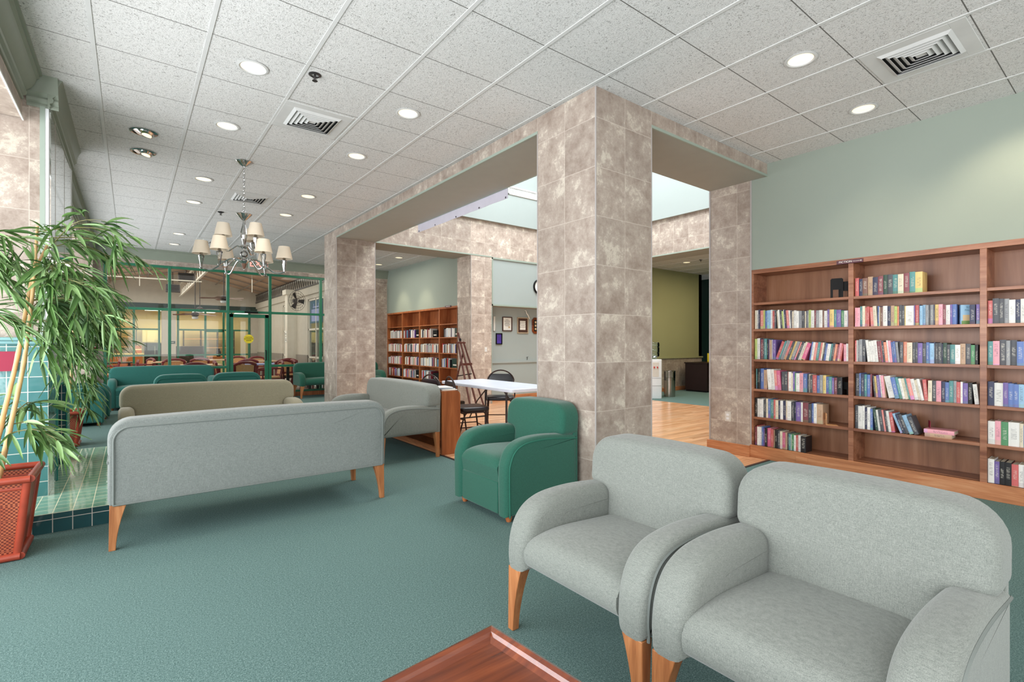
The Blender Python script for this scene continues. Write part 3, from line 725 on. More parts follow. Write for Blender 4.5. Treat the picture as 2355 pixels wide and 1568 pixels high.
# air grille on the atrium wall, banner strip on the beam, clock
o = thing('wall_grille', 'white slatted air grille high on the pale atrium wall', 'vent', (7.05, 8.80, 4.70))
g = G(); g.box(-.42, .42, -.02, 0, -.09, -.065); g.box(-.42, .42, -.02, 0, .065, .09); g.box(-.42, -.395, -.02, 0, -.09, .09); g.box(.395, .42, -.02, 0, -.09, .09); g.make('frame', 'white_trim', o, bev=.002)
g = G(); g.box(-.4, .4, -.003, 0, -.07, .07)
for k in range(44): g.box(-.392+k*.018, -.386+k*.018, -.014, -.003, -.066, .066)
g.make('slat', 'vent_white', o, smooth=0)
g = G(); n = 24
for k in range(n):
    y0, y1 = 4.8+2.36*k/n, 4.8+2.36*(k+1)/n; a, b = .004*sin(k*1.3), .004*sin((k+1)*1.3)
    g.loft([[(3.615+a, y0, 3.06), (3.615+b, y1, 3.06), (3.612, y1, 3.25), (3.612, y0, 3.25)], [(3.618+a, y0, 3.06), (3.618+b, y1, 3.06), (3.615, y1, 3.25), (3.615, y0, 3.25)]])
o = g.make('hanging_banner', 'banner_cloth', label='long pale lilac banner hanging below the edge of the stone beam', cat='banner')
g = G()
for y in (4.84, 5.42, 6.0, 6.6, 7.12):
    g.X = Matrix.Translation((3.61, y, 3.075)) @ Matrix.Rotation(pi/2, 4, 'Y'); g.tube([(.009*cos(t), .009*sin(t), 0) for t in [2*pi*j/10 for j in range(10)]], .003, 5, closed=True)
g.make('grommet', 'dark_metal', o)
o = thing('wall_clock', 'round black-rimmed wall clock on the pale panel, mostly behind the column', 'clock', (7.60, 8.88, 2.63))
g = G(); g.X = Matrix.Rotation(pi/2, 4, 'X'); g.lathe([(.175, .0), (.175, .03), (.15, .04), (.145, .02)], n=36, cap=False); g.make('rim', 'black', o)
g = G(); g.X = Matrix.Rotation(pi/2, 4, 'X'); g.lathe([(.148, .012), (.148, .016)], n=36); g.make('dial', 'paper', o)
G().box(-.006, .006, -.022, -.018, 0, .11).box(0, .075, -.022, -.018, -.006, .006).make('hand', 'black', o)

# alcove pictures
def picture(x0, x1, z0, z1, fm, mat, label, cat='framed picture', name='picture_frame', b=.022, inner=None, lines=0, seal=False):
    o = thing(name, label, cat, ((x0+x1)/2, 9.19, z0)); w, h = (x1-x0)/2, z1-z0
    g = G(); g.box(-w, w, -.025, 0, 0, b); g.box(-w, w, -.025, 0, h-b, h); g.box(-w, -w+b, -.025, 0, b, h-b); g.box(w-b, w, -.025, 0, b, h-b); g.make('frame', fm, o, bev=.003)
    G().box(-w+b, w-b, -.008, -.002, b, h-b).make('mat_board', mat, o, smooth=0)
    if inner: G().box(-w*inner[1], w*inner[1], -.011, -.008, h*inner[2], h*inner[3]).make('sheet', inner[0], o, smooth=0)
    if lines:
        g = G()
        for k in range(lines): q = w*(.55 if k else .4)*(1 if k % 3 else .7); z = h*(.78-.5*k/lines); g.box(-q, q, -.0125, -.011, z, z+h*.018)
        g.make('text_line', 'frame_brown', o, smooth=0)
    if seal: g = G(); g.X = Matrix.Translation((w*.4, -.012, h*.28)) @ Matrix.Rotation(pi/2, 4, 'X'); g.lathe([(w*.17, 0), (w*.17, .002)], n=18); g.make('seal', 'mag_tan', o)
    return o
picture(6.755, 7.035, 1.59, 1.92, 'frame_brown', 'paper', 'brown framed certificate with gold seal, leftmost large frame in the alcove', lines=7, seal=True)
picture(7.19, 7.52, 1.545, 1.92, 'frame_tan', 'frame_brown', 'tan framed dark-matted document, middle of the alcove frames', inner=('paper', .5, .22, .78), lines=5)
picture(6.575, 6.75, 1.285, 1.54, 'black', 'purple_plaque', 'small black framed purple notice below the alcove certificate', lines=4)
picture(6.50, 6.56, 1.59, 1.92, 'vent_white', 'paper', 'narrow white sheet hanging at the left edge of the alcove', cat='notice', name='notice_sheet', b=.006)
o = thing('wooden_plaque', 'eight-sided wooden plaque beside the column edge in the alcove', 'plaque', (7.80, 9.19, 1.54))
g = G(); P = [(-.16, .06), (-.1, 0), (.1, 0), (.16, .06), (.16, .33), (.1, .39), (-.1, .39), (-.16, .33)]
g.slab(P, 0, .025, 0, .006, lambda u, v, d: (u, -d, v)); g.make('board', 'mahogany', o)
G().box(-.11, .11, -.03, -.025, .06, .33).make('plate', 'black', o, smooth=0)
g = G()
for k in range(3):
    for j in range(3): g.box(-.09+j*.065, -.045+j*.065, -.033, -.03, .09+k*.08, .14+k*.08)
g.make('name_plate', 'mag_tan', o, smooth=0)
o = G().tube([(7.42, 9.185, 2.085), (7.44, 9.16, 2.08), (7.45, 9.15, 2.02), (7.49, 9.15, 1.98), (7.52, 9.155, 1.93), (7.555, 9.16, 1.885)], [.008, .01, .012, .012, .01, .006]).make('curled_ribbon', 'paper', label='white curled ribbon on the alcove wall above the middle frame', cat='ribbon')
o = thing('wall_hook', 'small dark wall hook below the frames in the alcove', 'hook', (7.48, 9.19, .95))
G().tube([(0, 0, .03), (0, -.03, .03), (.02, -.04, .045), (0, -.03, .03), (0, -.02, -.03)], .006).make('hook', 'dark_metal', o)
def plate(loc, rot, label, name, cat):
    o = thing(name, label, cat, loc, rot)
    G().box(-.036, .036, -.006, 0, -.058, .058).make('cover_plate', 'outlet', o, bev=.002)
    G().box(-.016, .016, -.009, -.005, -.035, -.008).box(-.016, .016, -.009, -.005, .008, .035).make('socket', 'white_plastic', o, smooth=0)
plate((6.085, 8.87, 1.175), 0, 'white switch plate on the stone pier left of the alcove', 'light_switch', 'switch')
plate((5.68, 3.16, .43), -pi/2, 'pale outlet plate low on the stone pier beside the bookcase', 'wall_outlet', 'outlet')

# ------------------------------------------------------------------ upholstered seating
def seating(name, W, fab, pip, label, cat, loc, rz, group=None, skirt=False, D=.72, legm='leg_wood'):
    """front faces local -Y, local x is the width"""
    o = thing(name, label, cat, loc, rz, group); z0 = .05 if skirt else .285; hw = W/2; AT = .135; yb = D/2
    pr = [(-yb, z0+.02), (-yb-.004, .36), (-yb+.006, .44), (-yb+.035, .51), (-yb+.085, .562), (-yb+.155, .592), (-yb+.24, .605), (-yb+.36, .608), (-yb+.5, .6), (-yb+.62, .588), (-yb+.705, .58)]
    if skirt: pr[0] = (-yb, z0)
    pc = catmull(pr, 4); out = [(yb-.015, z0)]+[pc[k] for k in range(len(pc)-1, -1, -1)]
    if not skirt: out = out+[(pc[0][0]+.004, z0)]
    out = out[::-1]                       # counter-clockwise in (y,z)
    if sum(out[k][0]*out[(k+1) % len(out)][1]-out[(k+1) % len(out)][0]*out[k][1] for k in range(len(out))) < 0: out = out[::-1]
    for sgn in (-1, 1):
        g = G(); g.slab(out, 0, AT, .034, .055, lambda u, v, d, s=sgn: (s*(hw-d), u, v), 0, .004, 6)
        a = g.make('arm', fab, o, smooth=50)
        pp = []
        for k in range(len(pc)):
            t1 = Vector(pc[min(k+1, len(pc)-1)])-Vector(pc[max(k-1, 0)]); t1.normalize(); pp.append((sgn*(hw-.002), pc[k][0]+t1.y*.03, pc[k][1]-t1.x*.03))
        G().tube([(sgn*(hw-.002), pp[0][1], z0)]+pp, .0065, 6).make('piping', pip, a)
    # seat cushion
    si = hw-AT+.012
    sp = [(-yb+.055, z0 if skirt else .3), (-yb+.012, .335), (-yb+.004, .385), (-yb+.022, .428), (-yb+.07, .455), (-yb+.2, .468), (-yb+.4, .458), (yb-.12, .445), (yb-.12, .29)]
    sc = catmull(sp[:8], 4)+[sp[8]]
    if skirt: sc[0] = (-yb+.05, .28)
    cc = sc[::-1]
    if sum(cc[k][0]*cc[(k+1) % len(cc)][1]-cc[(k+1) % len(cc)][0]*cc[k][1] for k in range(len(cc))) < 0: cc = cc[::-1]
    g = G(); m = len(cc); cx = sum(p[0] for p in cc)/m; N = 16
    rings = []
    for k in range(N+1):
        x = -si+2*si*k/N; e = min(1, (1-abs(2*k/N-1)**6)); crown_ = .0+.012*e
        rings.append([(x, y, z+(crown_ if z > .4 else 0)-(0 if z < .4 else .012*(1-e))) for y, z in cc])
    g.loft(rings); g.make('seat', fab, o, smooth=60)
    if skirt:
        G().box(-hw+AT-.01, hw-AT+.01, -yb+.01, yb-.08, z0, .285).make('front_rail', fab, o, bev=.008)
    # back cushion: inner part between the arms and a full-width pillow on top
    r = .12; zt = .822; zb_ = .575
    def rr(w, z_lo, z_hi, rt, rb, n=7):
        p = []
        for cx_, cz, a0, q in ((w-rb, z_lo+rb, -pi/2, rb), (w-rt, z_hi-rt, 0, rt), (-w+rt, z_hi-rt, pi/2, rt), (-w+rb, z_lo+rb, pi, rb)):
            for k in range(n+1): a = a0+pi/2*k/n; p.append((cx_+q*cos(a), cz+q*sin(a)))
        return p
    g = G(); si2 = hw-AT+.012; rn = .045
    oo = [(si2, .40), (si2, zb_-.035)]+[(si2+.03-.03*cos(a), zb_-.035+.03*sin(a)) for a in (.5, 1.0, 1.5)]+[(hw-rn+rn*cos(a), zb_+.0+rn+rn*sin(a)) for a in (-1.5, -1.1, -.7, -.3, 0)]
    oo += [(hw-r+r*cos(a), zt-r+r*sin(a)) for a in [pi/2*k/8 for k in range(9)]]
    oo = oo+[(-x, z) for x, z in oo[::-1]]
    big = []
    for k in range(len(oo)):                  # subdivide long edges so the top edge can crown softly
        a, b = oo[k], oo[(k+1) % len(oo)]; L = math.dist(a, b); n = max(1, int(L/.08))
        big += [(a[0]+(b[0]-a[0])*j/n, a[1]+(b[1]-a[1])*j/n) for j in range(n)]
    big = [(x, z+.014*(1-(x/hw)**2) if z > .7 else z) for x, z in big]
    lean = lambda y, z: y+(z-.45)*.07
    g.slab(big, yb-.195, yb-.012, .045, .02, lambda u, v, d: (u, lean(d, v), v), .007, 0, 6)
    g.make('backrest', fab, o, smooth=60)
    g = G(); bo = rr(hw-.008, z0, .80, r-.01, .008); g.slab(bo, yb-.05, yb-.002, .004, .006, lambda u, v, d: (u, d+.012*(v > .7), v), 0, 0, 3)
    bp = g.make('back_panel', fab, o, smooth=50)
    ip = rr(hw-.03, z0+.0, .775, r-.03, .004)
    G().tube([(x, yb+.001+.012*max(0, min(1, (z-.6)/.12)), z) for x, z in ip], .0055, 6, closed=True).make('piping', pip, bp)
    # legs
    for sx in (-1, 1):
        for sy in (-1, 1):
            g = G()
            if skirt:
                g.lathe([(.018, 0), (.024, .02), (.026, .05)], (sx*(hw-.07), sy*(yb-.07), 0), 12)
            else:
                rings = []
                for k in range(7):
                    t = k/6; z = .29*t; wdt = .036+.052*t**1.8; dd = .036+.02*t**1.5
                    x1 = hw-.01+.004*(1-t); x0 = x1-wdt
                    y1 = yb-.006+.0*(1-t) if sy > 0 else yb-.004; y0 = y1-dd
                    rings.append([(sx*x, sy*y, z) for x, y in ((x0, y0), (x1, y0), (x1, y1), (x0, y1))])
                g.loft(rings)
            g.make('leg', 'cabinet_cherry' if skirt else legm, o, smooth=30, bev=0 if skirt else .003)
    return o
R90 = pi/2
# front faces -Y by default; rz=-90 turns the front to -X, rz=180 to +Y, rz=90 to +X
seating('armchair', .77, 'grey_fabric', 'grey_piping', 'grey upholstered armchair nearest the stone column, farther of the front pair', 'armchair', (1.73, 1.445, 0), -R90, 'grey armchairs in the foreground')
seating('armchair', .77, 'grey_fabric', 'grey_piping', 'grey upholstered armchair at lower right, nearest to the camera', 'armchair', (1.73, .655, 0), -R90, 'grey armchairs in the foreground')
seating('club_chair', .74, 'green_fabric', 'green_piping', 'green skirted club chair in front of the big stone column', 'armchair', (2.49, 3.21, 0), -R90, skirt=True)
seating('sofa', 1.83, 'blue_grey_fabric', 'grey_piping', 'long blue-grey sofa seen from behind, beside the tiled hearth', 'sofa', (.80, 4.36, 0), pi)
seating('sofa', 1.83, 'olive_fabric', 'olive_piping', 'olive-grey sofa facing the camera behind the blue-grey one', 'sofa', (.815, 6.83, 0), 0)
seating('sofa', 1.83, 'grey_fabric', 'grey_piping', 'grey sofa seen from its arm, backed against the wooden magazine cabinet', 'sofa', (2.475, 5.965, 0), -R90)
seating('sofa', 1.84, 'teal_fabric', 'teal_piping', 'long green sofa against the glazed wall, left of the glass door', 'sofa', (.57, 12.7, 0), 0, skirt=True)
seating('club_chair', .69, 'teal_fabric', 'teal_piping', 'green club chair back seen over the olive sofa, left one of two', 'armchair', (.62, 9.5, 0), pi, 'green chairs seen from behind', skirt=True)
seating('club_chair', .69, 'teal_fabric', 'teal_piping', 'green club chair back seen over the olive sofa, right one of two', 'armchair', (1.39, 9.55, 0), pi, 'green chairs seen from behind', skirt=True)
seating('club_chair', .72, 'teal_fabric', 'teal_piping', 'green skirted club chair in side view behind the far planter, the nearer one', 'armchair', (-.69, 10.58, 0), R90, 'green chairs in side view', skirt=True)
seating('club_chair', .72, 'teal_fabric', 'teal_piping', 'green club chair in side view tucked behind the nearer one', 'armchair', (-.64, 11.40, 0), R90, 'green chairs in side view', skirt=True)
seating('sofa', 2.15, 'green_fabric', 'green_piping', 'green sofa on wooden legs right of the glass door, half behind the stone column', 'sofa', (4.26, 12.72, 0), 0)

# coffee table corner in the foreground
ct = thing('coffee_table', 'polished reddish wooden coffee table with raised rim, cut off at the bottom edge', 'table', (.43, .675, 0), radians(5.8))
W2, L2 = .5, .52
g = G(); g.box(-W2+.035, W2-.035, -L2+.035, L2-.035, .405, .43); g.make('top_panel', 'mahogany', ct, smooth=0)
pr = [(0, .385), (.0, .40), (.008, .405), (.008, .425), (.002, .435), (.004, .448), (.014, .452), (.026, .447), (.032, .438), (.044, .432), (.048, .43), (.048, .385)]
g = G(); cs = [(-1, -1), (1, -1), (1, 1), (-1, 1), (-1, -1)]
g.loft([[(sx*(W2-a), sy*(L2-a), z) for a, z in pr] for sx, sy in cs], cap=False); g.make('rim', 'mahogany', ct, smooth=25)
G().box(-W2+.04, W2-.04, -L2+.04, L2-.04, .33, .386).make('apron', 'mahogany', ct, smooth=0)
for sx in (-1, 1):
    for sy in (-1, 1): G().lathe([(.018, 0), (.026, .03), (.02, .06), (.03, .2), (.034, .32), (.034, .36)], (sx*(W2-.08), sy*(L2-.08), 0), 14).make('leg', 'mahogany', ct)

# magazine cabinet behind the third sofa
mc = thing('magazine_cabinet', 'waterfall-edged oak cabinet with magazines on top, between sofa and column', 'cabinet', (3.0, 5.9, 0))
g = G(); P = [(-.12, 0), (.13, 0), (.13, .69)]+[(.13-.055+.055*cos(a), .69+.055*sin(a)) for a in (.3, .6, .9, 1.2, 1.5)]+[(-.12, .745)]
g.slab(P, -.8, -.775, .0, .0, lambda u, v, d: (u, d, v)); g.make('side_panel', 'cabinet_cherry', mc, smooth=30)
G().slab(P, .775, .8, 0, 0, lambda u, v, d: (u, d, v)).make('side_panel', 'cabinet_cherry', mc, smooth=30)
g = G(); Q = P[2:]; q2 = [(a-(.02 if i == 0 else .02*cos(.3*i)), b-.02*sin(.3*i)) for i, (a, b) in enumerate(Q)]
g.box(.11, .13, -.775, .775, 0, .69); g.box(-.12, .08, -.775, .775, .725, .745); g.loft([[(a, y, b) for a, b in Q]+[(a, y, b) for a, b in q2[::-1]] for y in (-.775, .775)]); g.make('top_and_back', 'cabinet_cherry', mc, smooth=40)
G().box(-.12, .11, -.775, .775, .06, .08).box(-.12, .11, -.775, .775, .38, .4).make('shelf', 'cabinet_cherry', mc, smooth=0)
G().box(-.118, -.1, -.775, .775, 0, .06).make('kick_board', 'oak_y', mc, smooth=0)
for i, (y, mt, l, dz, dx) in enumerate(((5.28, 'paper', 'white magazine at the near end of the cabinet top', .0, .02), (5.30, 'mag_blue', 'blue-grey magazine lying on the white one, near cabinet end', .012, -.01), (5.33, 'paper', 'white pamphlet, topmost of the near magazine pile', .024, .0),
      (5.60, 'mag_tan', 'tan magazine in the middle of the cabinet top', 0, 0), (5.85, 'mag_green', 'green magazine on the cabinet top beyond the tan one', 0, .02), (6.2, 'mag_pink', 'pink magazine toward the far end of the cabinet top', 0, -.02), (6.22, 'red', 'red pamphlet lying on the pink magazine', .008, .03))):
    o = thing('magazine', l, 'magazine', (3.0+dx, y, .747+dz), radians((-4, 6, -9, 5, -7, 10, 2)[i]), 'magazines on the oak cabinet')
    n = G(); n.box(-.1, .1, -.135, .135, .0, .0075); n.make('pages', 'paper', o, smooth=0)
    G().box(-.102, .102, -.137, .137, .0076, .009).make('cover', mt, o, smooth=0)

# ------------------------------------------------------------------ right bookcase
SH = [2.10, 1.77, 1.47, 1.125, .786, .466, .142]      # shelf tops (first entry = underside of the top rail)
bc = thing('bookcase', 'reddish wooden built-in bookcase along the right green wall', 'bookcase', (0, 0, 0))
Y0, Y1, Y2, Y3, Y4 = 2.87, 1.878, .910, -.06, -.5
g = G(); g.box(XW-.004, XW+.02, -.5, 2.888, 2.10, 2.148); g.make('top_rail', 'shelf_wood', bc, bev=.002, smooth=0)
G().box(XW, XW+.32, -.5, 2.87, 2.10, 2.14).make('top_panel', 'shelf_wood', bc, smooth=0)
for y in (2.87, Y1, Y2, Y3, -.5):
    a, b = (y-.022, y+.022) if y != 2.87 else (2.852, 2.888)
    G().box(XW-.002, XW+.32, a, b, .13, 2.10).make('upright', 'shelf_wood', bc, smooth=0, bev=.0015)
G().box(XW+.31, XW+.335, -.5, 2.87, .1, 2.12).make('back_panel', 'shelf_back', bc, smooth=0)
for y1, y0 in ((2.852, Y1+.022), (Y1-.022, Y2+.022), (Y2-.022, Y3+.022), (Y3-.022, -.5)):
    for z in SH[1:]:
        G().box(XW, XW+.31, y0, y1, z-.027, z).make('shelf', 'shelf_wood', bc, smooth=0, bev=.0015)
G().box(XW-.012, XW+.02, -.5, 2.888, 0, .142).make('plinth', 'oak_y', bc, smooth=0, bev=.003)
G().box(XW-.018, XW-.012, 2.272, 2.385, .02, .092).make('access_plate', 'oak_y', bc, smooth=0, bev=.002)
o = thing('fiction_sign', 'small maroon FICTION sign with arrow on the right bookcase top rail', 'sign', (XW-.012, 1.885, 2.118))
G().box(-.004, .008, -.115, .115, -.019, .019).make('board', 'sign_maroon', o, smooth=0, bev=.003)
text('lettering', 'FICTION', 'paper', .026, (-.0055, .035, 0), (pi/2, 0, -pi/2), o, .0005, 1.15)
G().box(-.0055, -.004, -.10, -.03, -.0012, .0012).loft([[(-.0055, -.095, .006), (-.0055, -.106, 0), (-.0055, -.095, -.006)], [(-.004, -.095, .006), (-.004, -.106, 0), (-.004, -.095, -.006)]]).make('arrow', 'paper', o, smooth=0)

CC = {'W': ((226, 224, 218), 'white'), 'C': ((222, 208, 178), 'cream'), 'R': ((196, 46, 42), 'red'), 'S': ((224, 108, 96), 'salmon'), 'P': ((232, 140, 158), 'pink'),
      'M': ((206, 50, 116), 'magenta'), 'V': ((104, 72, 160), 'purple'), 'B': ((52, 98, 176), 'blue'), 'L': ((126, 178, 214), 'pale blue'), 'N': ((38, 44, 82), 'navy'),
      'T': ((62, 142, 142), 'teal'), 'G': ((60, 142, 84), 'green'), 'E': ((176, 196, 84), 'lime green'), 'Y': ((220, 186, 84), 'yellow'), 'O': ((226, 114, 60), 'orange'),
      'K': ((24, 22, 26), 'black'), 'A': ((146, 148, 152), 'grey'), 'D': ((72, 74, 82), 'dark grey'), 'H': ((122, 76, 58), 'brown'), 'I': ((130, 40, 58), 'maroon'),
      'U': ((188, 148, 110), 'tan'), 'Z': ((34, 74, 56), 'dark green')}
def book_mesh(name):
    g = G()                       # unit book: x depth 0..1 (spine at x=0), y thickness -.5..+.5, z height 0..1
    g.cur = 0
    for y0, y1 in ((-.5, -.42), (.42, .5)): g.box(.01, 1, y0, y1, 0, 1)
    g.loft([[(x, y, z) for x, y in ((.03, -.5), (.008, -.42), (0, -.2), (0, .2), (.008, .42), (.03, .5), (.045, .42), (.045, -.42))] for z in (0, 1)])
    g.cur = 1; g.box(.04, .975, -.42, .42, .012, .985)
    o = g.make(name, ['book_cover', 'page_cream'], smooth=0); me = o.data; bpy.data.objects.remove(o); return me
BM = book_mesh('book')
ORD = ['first', 'second', 'third', 'fourth', 'fifth', 'sixth', 'seventh', 'eighth', 'ninth', 'tenth', 'eleventh', 'twelfth', 'thirteenth', 'fourteenth', 'fifteenth', 'sixteenth', 'seventeenth', 'eighteenth', 'nineteenth', 'twentieth']
def ordw(n):
    if n <= 20: return ORD[n-1]
    t = {2: 'twenty', 3: 'thirty', 4: 'forty'}[n//10]
    return {'twenty': 'twentieth', 'thirty': 'thirtieth', 'forty': 'fortieth'}[t] if n % 10 == 0 else t+'-'+ORD[n % 10-1]
SHN = ['top', 'second', 'third', 'fourth', 'fifth', 'lowest']
BAYN = ['bay beside stone pier', 'middle bay', 'bay at picture edge']
rb = random.Random(11)
def book(c, w, h, dp, y, z, th, label, group, roll=0.0):
    """y = left (far) bottom corner; th>0 leans the top towards the right of the picture (-y)"""
    o = bpy.data.objects.new('book', BM); COL.objects.link(o)
    rgb = CC[c][0]; k = .9+.2*rb.random(); f = lin(*rgb); o.color = (min(1, f[0]*k), min(1, f[1]*k), min(1, f[2]*k), 1)
    o.scale = (dp, w, h)
    dx = .012+.016*rb.random()
    if th > 0: py, lz = y-w*cos(th), w*0   # pivots on its right bottom corner
    # bottom centre of the book after rotation about x
    cy = y-.5*w*cos(th); cz = z+.5*w*abs(sin(th))
    o.location = (XW+dx, cy, cz+.0005); o.rotation_euler = (th, 0, 0)
    return tag(o, label, 'book', group)
def row(bay, shelf, spec, ya, yb_, ha, hb, sm=10, big=21, fill=True):
    toks = spec.split(); z = SH[shelf]; ws = []; th = []; cs = []
    for t_ in toks:
        cs.append(t_[0]); ws.append(float(t_[1])); k = t_.count('>')-t_.count('<'); th.append(radians((0, sm, big)[abs(k)])*(1 if k > 0 else -1))
    n = len(toks); hs = [ha+(hb-ha)*i/max(1, n-1)+rb.uniform(-.009, .009) for i in range(n)]
    # keep neighbouring leans smooth so books rest on one another
    gaps = [0]*n
    for i in range(1, n):
        if th[i-1] > th[i]: gaps[i] = hs[i-1]*(sin(th[i-1])-sin(th[i]))
    tot = abs(ya-yb_); lean0 = hs[0]*max(0, -sin(th[0])); tail = hs[-1]*max(0, sin(th[-1]))
    k = (tot-sum(gaps)-lean0-tail)/sum(w/cos(a) for w, a in zip(ws, th)); y = ya-lean0
    for i in range(n):
        y -= gaps[i]; w = ws[i]*k
        st = 'leaning ' if th[i] else ''
        book(cs[i], w*.985, hs[i], min(.26, .13+.35*(hs[i]-.1)+rb.uniform(-.01, .01)), y, z, th[i],
             '%s%s book, %s from left on %s shelf, %s, right bookcase' % (st, CC[cs[i]][1], ordw(i+1), SHN[shelf-1], BAYN[bay]), 'books in the right bookcase')
        y -= w/cos(th[i])
    return y
row(0, 2, 'C2 W3 N2 S4 Y2 E1 B3 L3 L2 W2 R3 D2 C2< W2< D3< E2< W1< N2< S3< W2< N1 C3 W3 W3 A4 D3 C2 N1 A2 E3 W4 I2 A3 W4 H2 W4 V2 Y5 T3 V5 G3 W4 V1', 2.845, 1.905, .215, .168, 4)
row(0, 3, 'E3 W2 W3 N1 I4 D2 T4 K2 V2 U3 W1 V5 R4>> T2>> A3>> A2>> R4>> D3>> Y3>> A4>> S2>> D3>> W2>> C3>> M5>> B2> W3> S4> T3> S3> C2> D2> B3> W4> T2> D3> O3> I2> P3> R2> P3 W3', 2.845, 1.905, .235, .17, 8, 20)
row(0, 4, 'T1 K2 K2 B4 U4 W4< W4< S3< M4< D3 D4 R1 W3 C2 V2 G1 W4 P4 B4 D2 C1 D3 R4 B3 A3 Y3 B3 T3 V2 I3 K5', 2.83, 1.96, .232, .17, 4)
row(0, 5, 'K3 W2 W1 W2 W2 D3 C2 B3 T4 R2 C3 N2 W3 N3 C2 W4 D3 N2 V5 W2 I6 D3 B2 W3 U6', 2.845, 2.14, .21, .2, 4)
row(0, 6, 'I2 R1 W3 W3 B2 V2 K3 M5 R3 U2 K3 D3 C3 M4 U2 D2 T2 W1 G3 W2 R3 W3 K6', 2.845, 2.30, .215, .17, 4)
row(1, 1, 'R3 N3 H4 U4 N4 I4 Z3 D4 T4 C4 I4 T4 Y5', 1.848, 1.32, .175, .19, 4)
row(1, 2, 'P2 P4 T3 C3 S2 R3 S4< C4< B2 C1 H3 W5 N4 U4 E3 O2 D3 D3 Y1 W9 V1 R4 N1 L3 L3 A3 D1 A4 N1 Y4 P4 I3 W4 V2 B4', 1.848, 1.085, .195, .17, 3)
row(1, 3, 'R2 W1 A2 A4 D4 W3< W3< W3< W4< I4< R1< D3< O3< W2< P3< B3< B2< A3< D4 O4 C1 C5 D3 D3 V5 D4 B3 L5 N1 D3 D4 N1 Z4 D3 T5 W5 U5 D5 G4 K3', 1.848, .945, .215, .17, 5)
row(1, 4, 'D5 B2 N4 T3 B4 I2 D2< Y3< V3< W2< P3< U1< W7<< B5<< T3<< W3<< C4<< T2<< S4<< W4<< C3<< W3<< R4< C4 D4 P5 N4 B4 T4 A3 R4 W2 V5 K4 W4<', 1.845, .94, .22, .175, 5, 11)
row(1, 5, 'D4 W5 W3 N3 W4 B3 Z3< W3< D4< S2< D3< W3< R4< L3<< N3<< D4<< L5<< D5<<', 1.848, 1.34, .225, .175, 7, 20)
row(2, 2, 'R4 D5 D4 A4 W5 N4 W4 A3 D4', .885, .61, .2, .19)
row(2, 3, 'T4 P5 D5 A3 D5 B5 W4 D4', .885, .61, .2, .2)
row(2, 4, 'N5 W7 V4 B4 B4 L4 L4 L4 B4', .885, .58, .2, .19)
row(2, 5, 'W6 P5 G6 W9 C3 B5 B4', .885, .61, .195, .18)
row(2, 6, 'W5 V4 K4 K5 R5 W4 V4 N4', .885, .61, .195, .18)
# face-out paperback and its neighbours at the end of the second shelf
def facing(y, w, h, rz, c, label):
    o = bpy.data.objects.new('book', BM); COL.objects.link(o); f = lin(*CC[c][0]); o.color = f
    o.scale = (w, .03, h); o.location = (XW+.05, y, SH[2]+.0005); o.rotation_euler = (0, 0, rz); return tag(o, label, 'book', 'books in the right bookcase')
o = facing(1.068, .125, .168, radians(-62), 'L', 'sky blue face-out paperback with landscape cover on the second shelf, middle bay')
ns = (o.matrix_basis.to_3x3() @ Vector((0, -1, 0)))
def on_cover(name, mat, x0, x1, z0, z1, d=.0005):
    g = G(); g.box(x0, x1, -.5-d/.03, -.5, z0, z1); c = g.make(name, mat, o, smooth=0); return c
on_cover('cover_art', 'mag_tan', .12, .98, .18, .48); on_cover('cover_art', 'leaf', .05, 1, .0, .18)
for s_, z in (('SUSAN', .87), ('MALLERY', .72)):
    t_ = text('lettering', s_, 'poster_blue', .15, (.52, -.52, z), (pi/2, 0, 0), o, .002, .95)
book('N', .035, .165, .13, .999, SH[2], 0, 'navy book standing alone near the right end of second shelf, middle bay', 'books in the right bookcase')
book('V', .022, .165, .13, .957, SH[2], 0, 'purple book at the far right end of second shelf, middle bay', 'books in the right bookcase')
for c, y, dy, z, l in (('U', 1.21, .125, 0, 'tan book lying flat under the pink one, fifth shelf, middle bay'), ('P', 1.205, .14, .034, 'pink book lying flat on a tan one, fifth shelf of the middle bay')):
    o = bpy.data.objects.new('book', BM); COL.objects.link(o); o.color = lin(*CC[c][0]); o.scale = (dy+.02, .034, dy*1.5); o.rotation_euler = (pi/2, 0, 0) 
    o.location = (XW+.02, y+dy*.75, SH[5]+.017+z); tag(o, l, 'book', 'flat books in the middle bay')
# bookends
def bookend(x, y, z, rz, label, h=.2, w=.12, mat='black'):
    o = thing('bookend', label, 'bookend', (x, y, z), rz, 'metal bookends')
    g = G(); P = [(-w/2, 0), (-w/2+.022, 0), (-w/2+.022, h*.42), (w/2-.022, h*.42), (w/2-.022, 0), (w/2, 0), (w/2, h-.012), (w/2-.012, h), (-w/2+.012, h), (-w/2, h-.012)]
    i = g.av([(0, u, v) for u, v in P]+[(.003, u, v) for u, v in P]); n = len(P)
    g.af([(k, (k+1) % n, (k+1) % n+n, k+n) for k in range(n)], i)
    for a, b in (((0, 1, 2, 9), 0), ((9, 2, 3, 6), 0), ((6, 3, 4, 5), 0), ((9, 6, 7, 8), 0)):
        g.af([a, tuple(q+n for q in a)], i)
    g.make('upright_plate', mat, o, smooth=0); G().box(0, .1, -w/2, w/2, 0, .002).make('foot_plate', mat, o, smooth=0); return o
bookend(XW+.05, 2.02, SH[1], radians(14), 'tall black metal bookend on the empty top shelf beside the pier bay', .2, .11)
bookend(XW+.09, 1.965, SH[1], radians(14), 'shorter black bookend behind the tall one on the top shelf', .165, .1)
bookend(XW+.05, 1.945, SH[4], radians(-18), 'black bookend closing the books on the fourth shelf, bay beside stone pier', .13, .08)
bookend(XW+.15, 1.30, SH[5], radians(-70), 'dark red bookend behind the flat books in the middle bay', .13, .1, 'crimson')
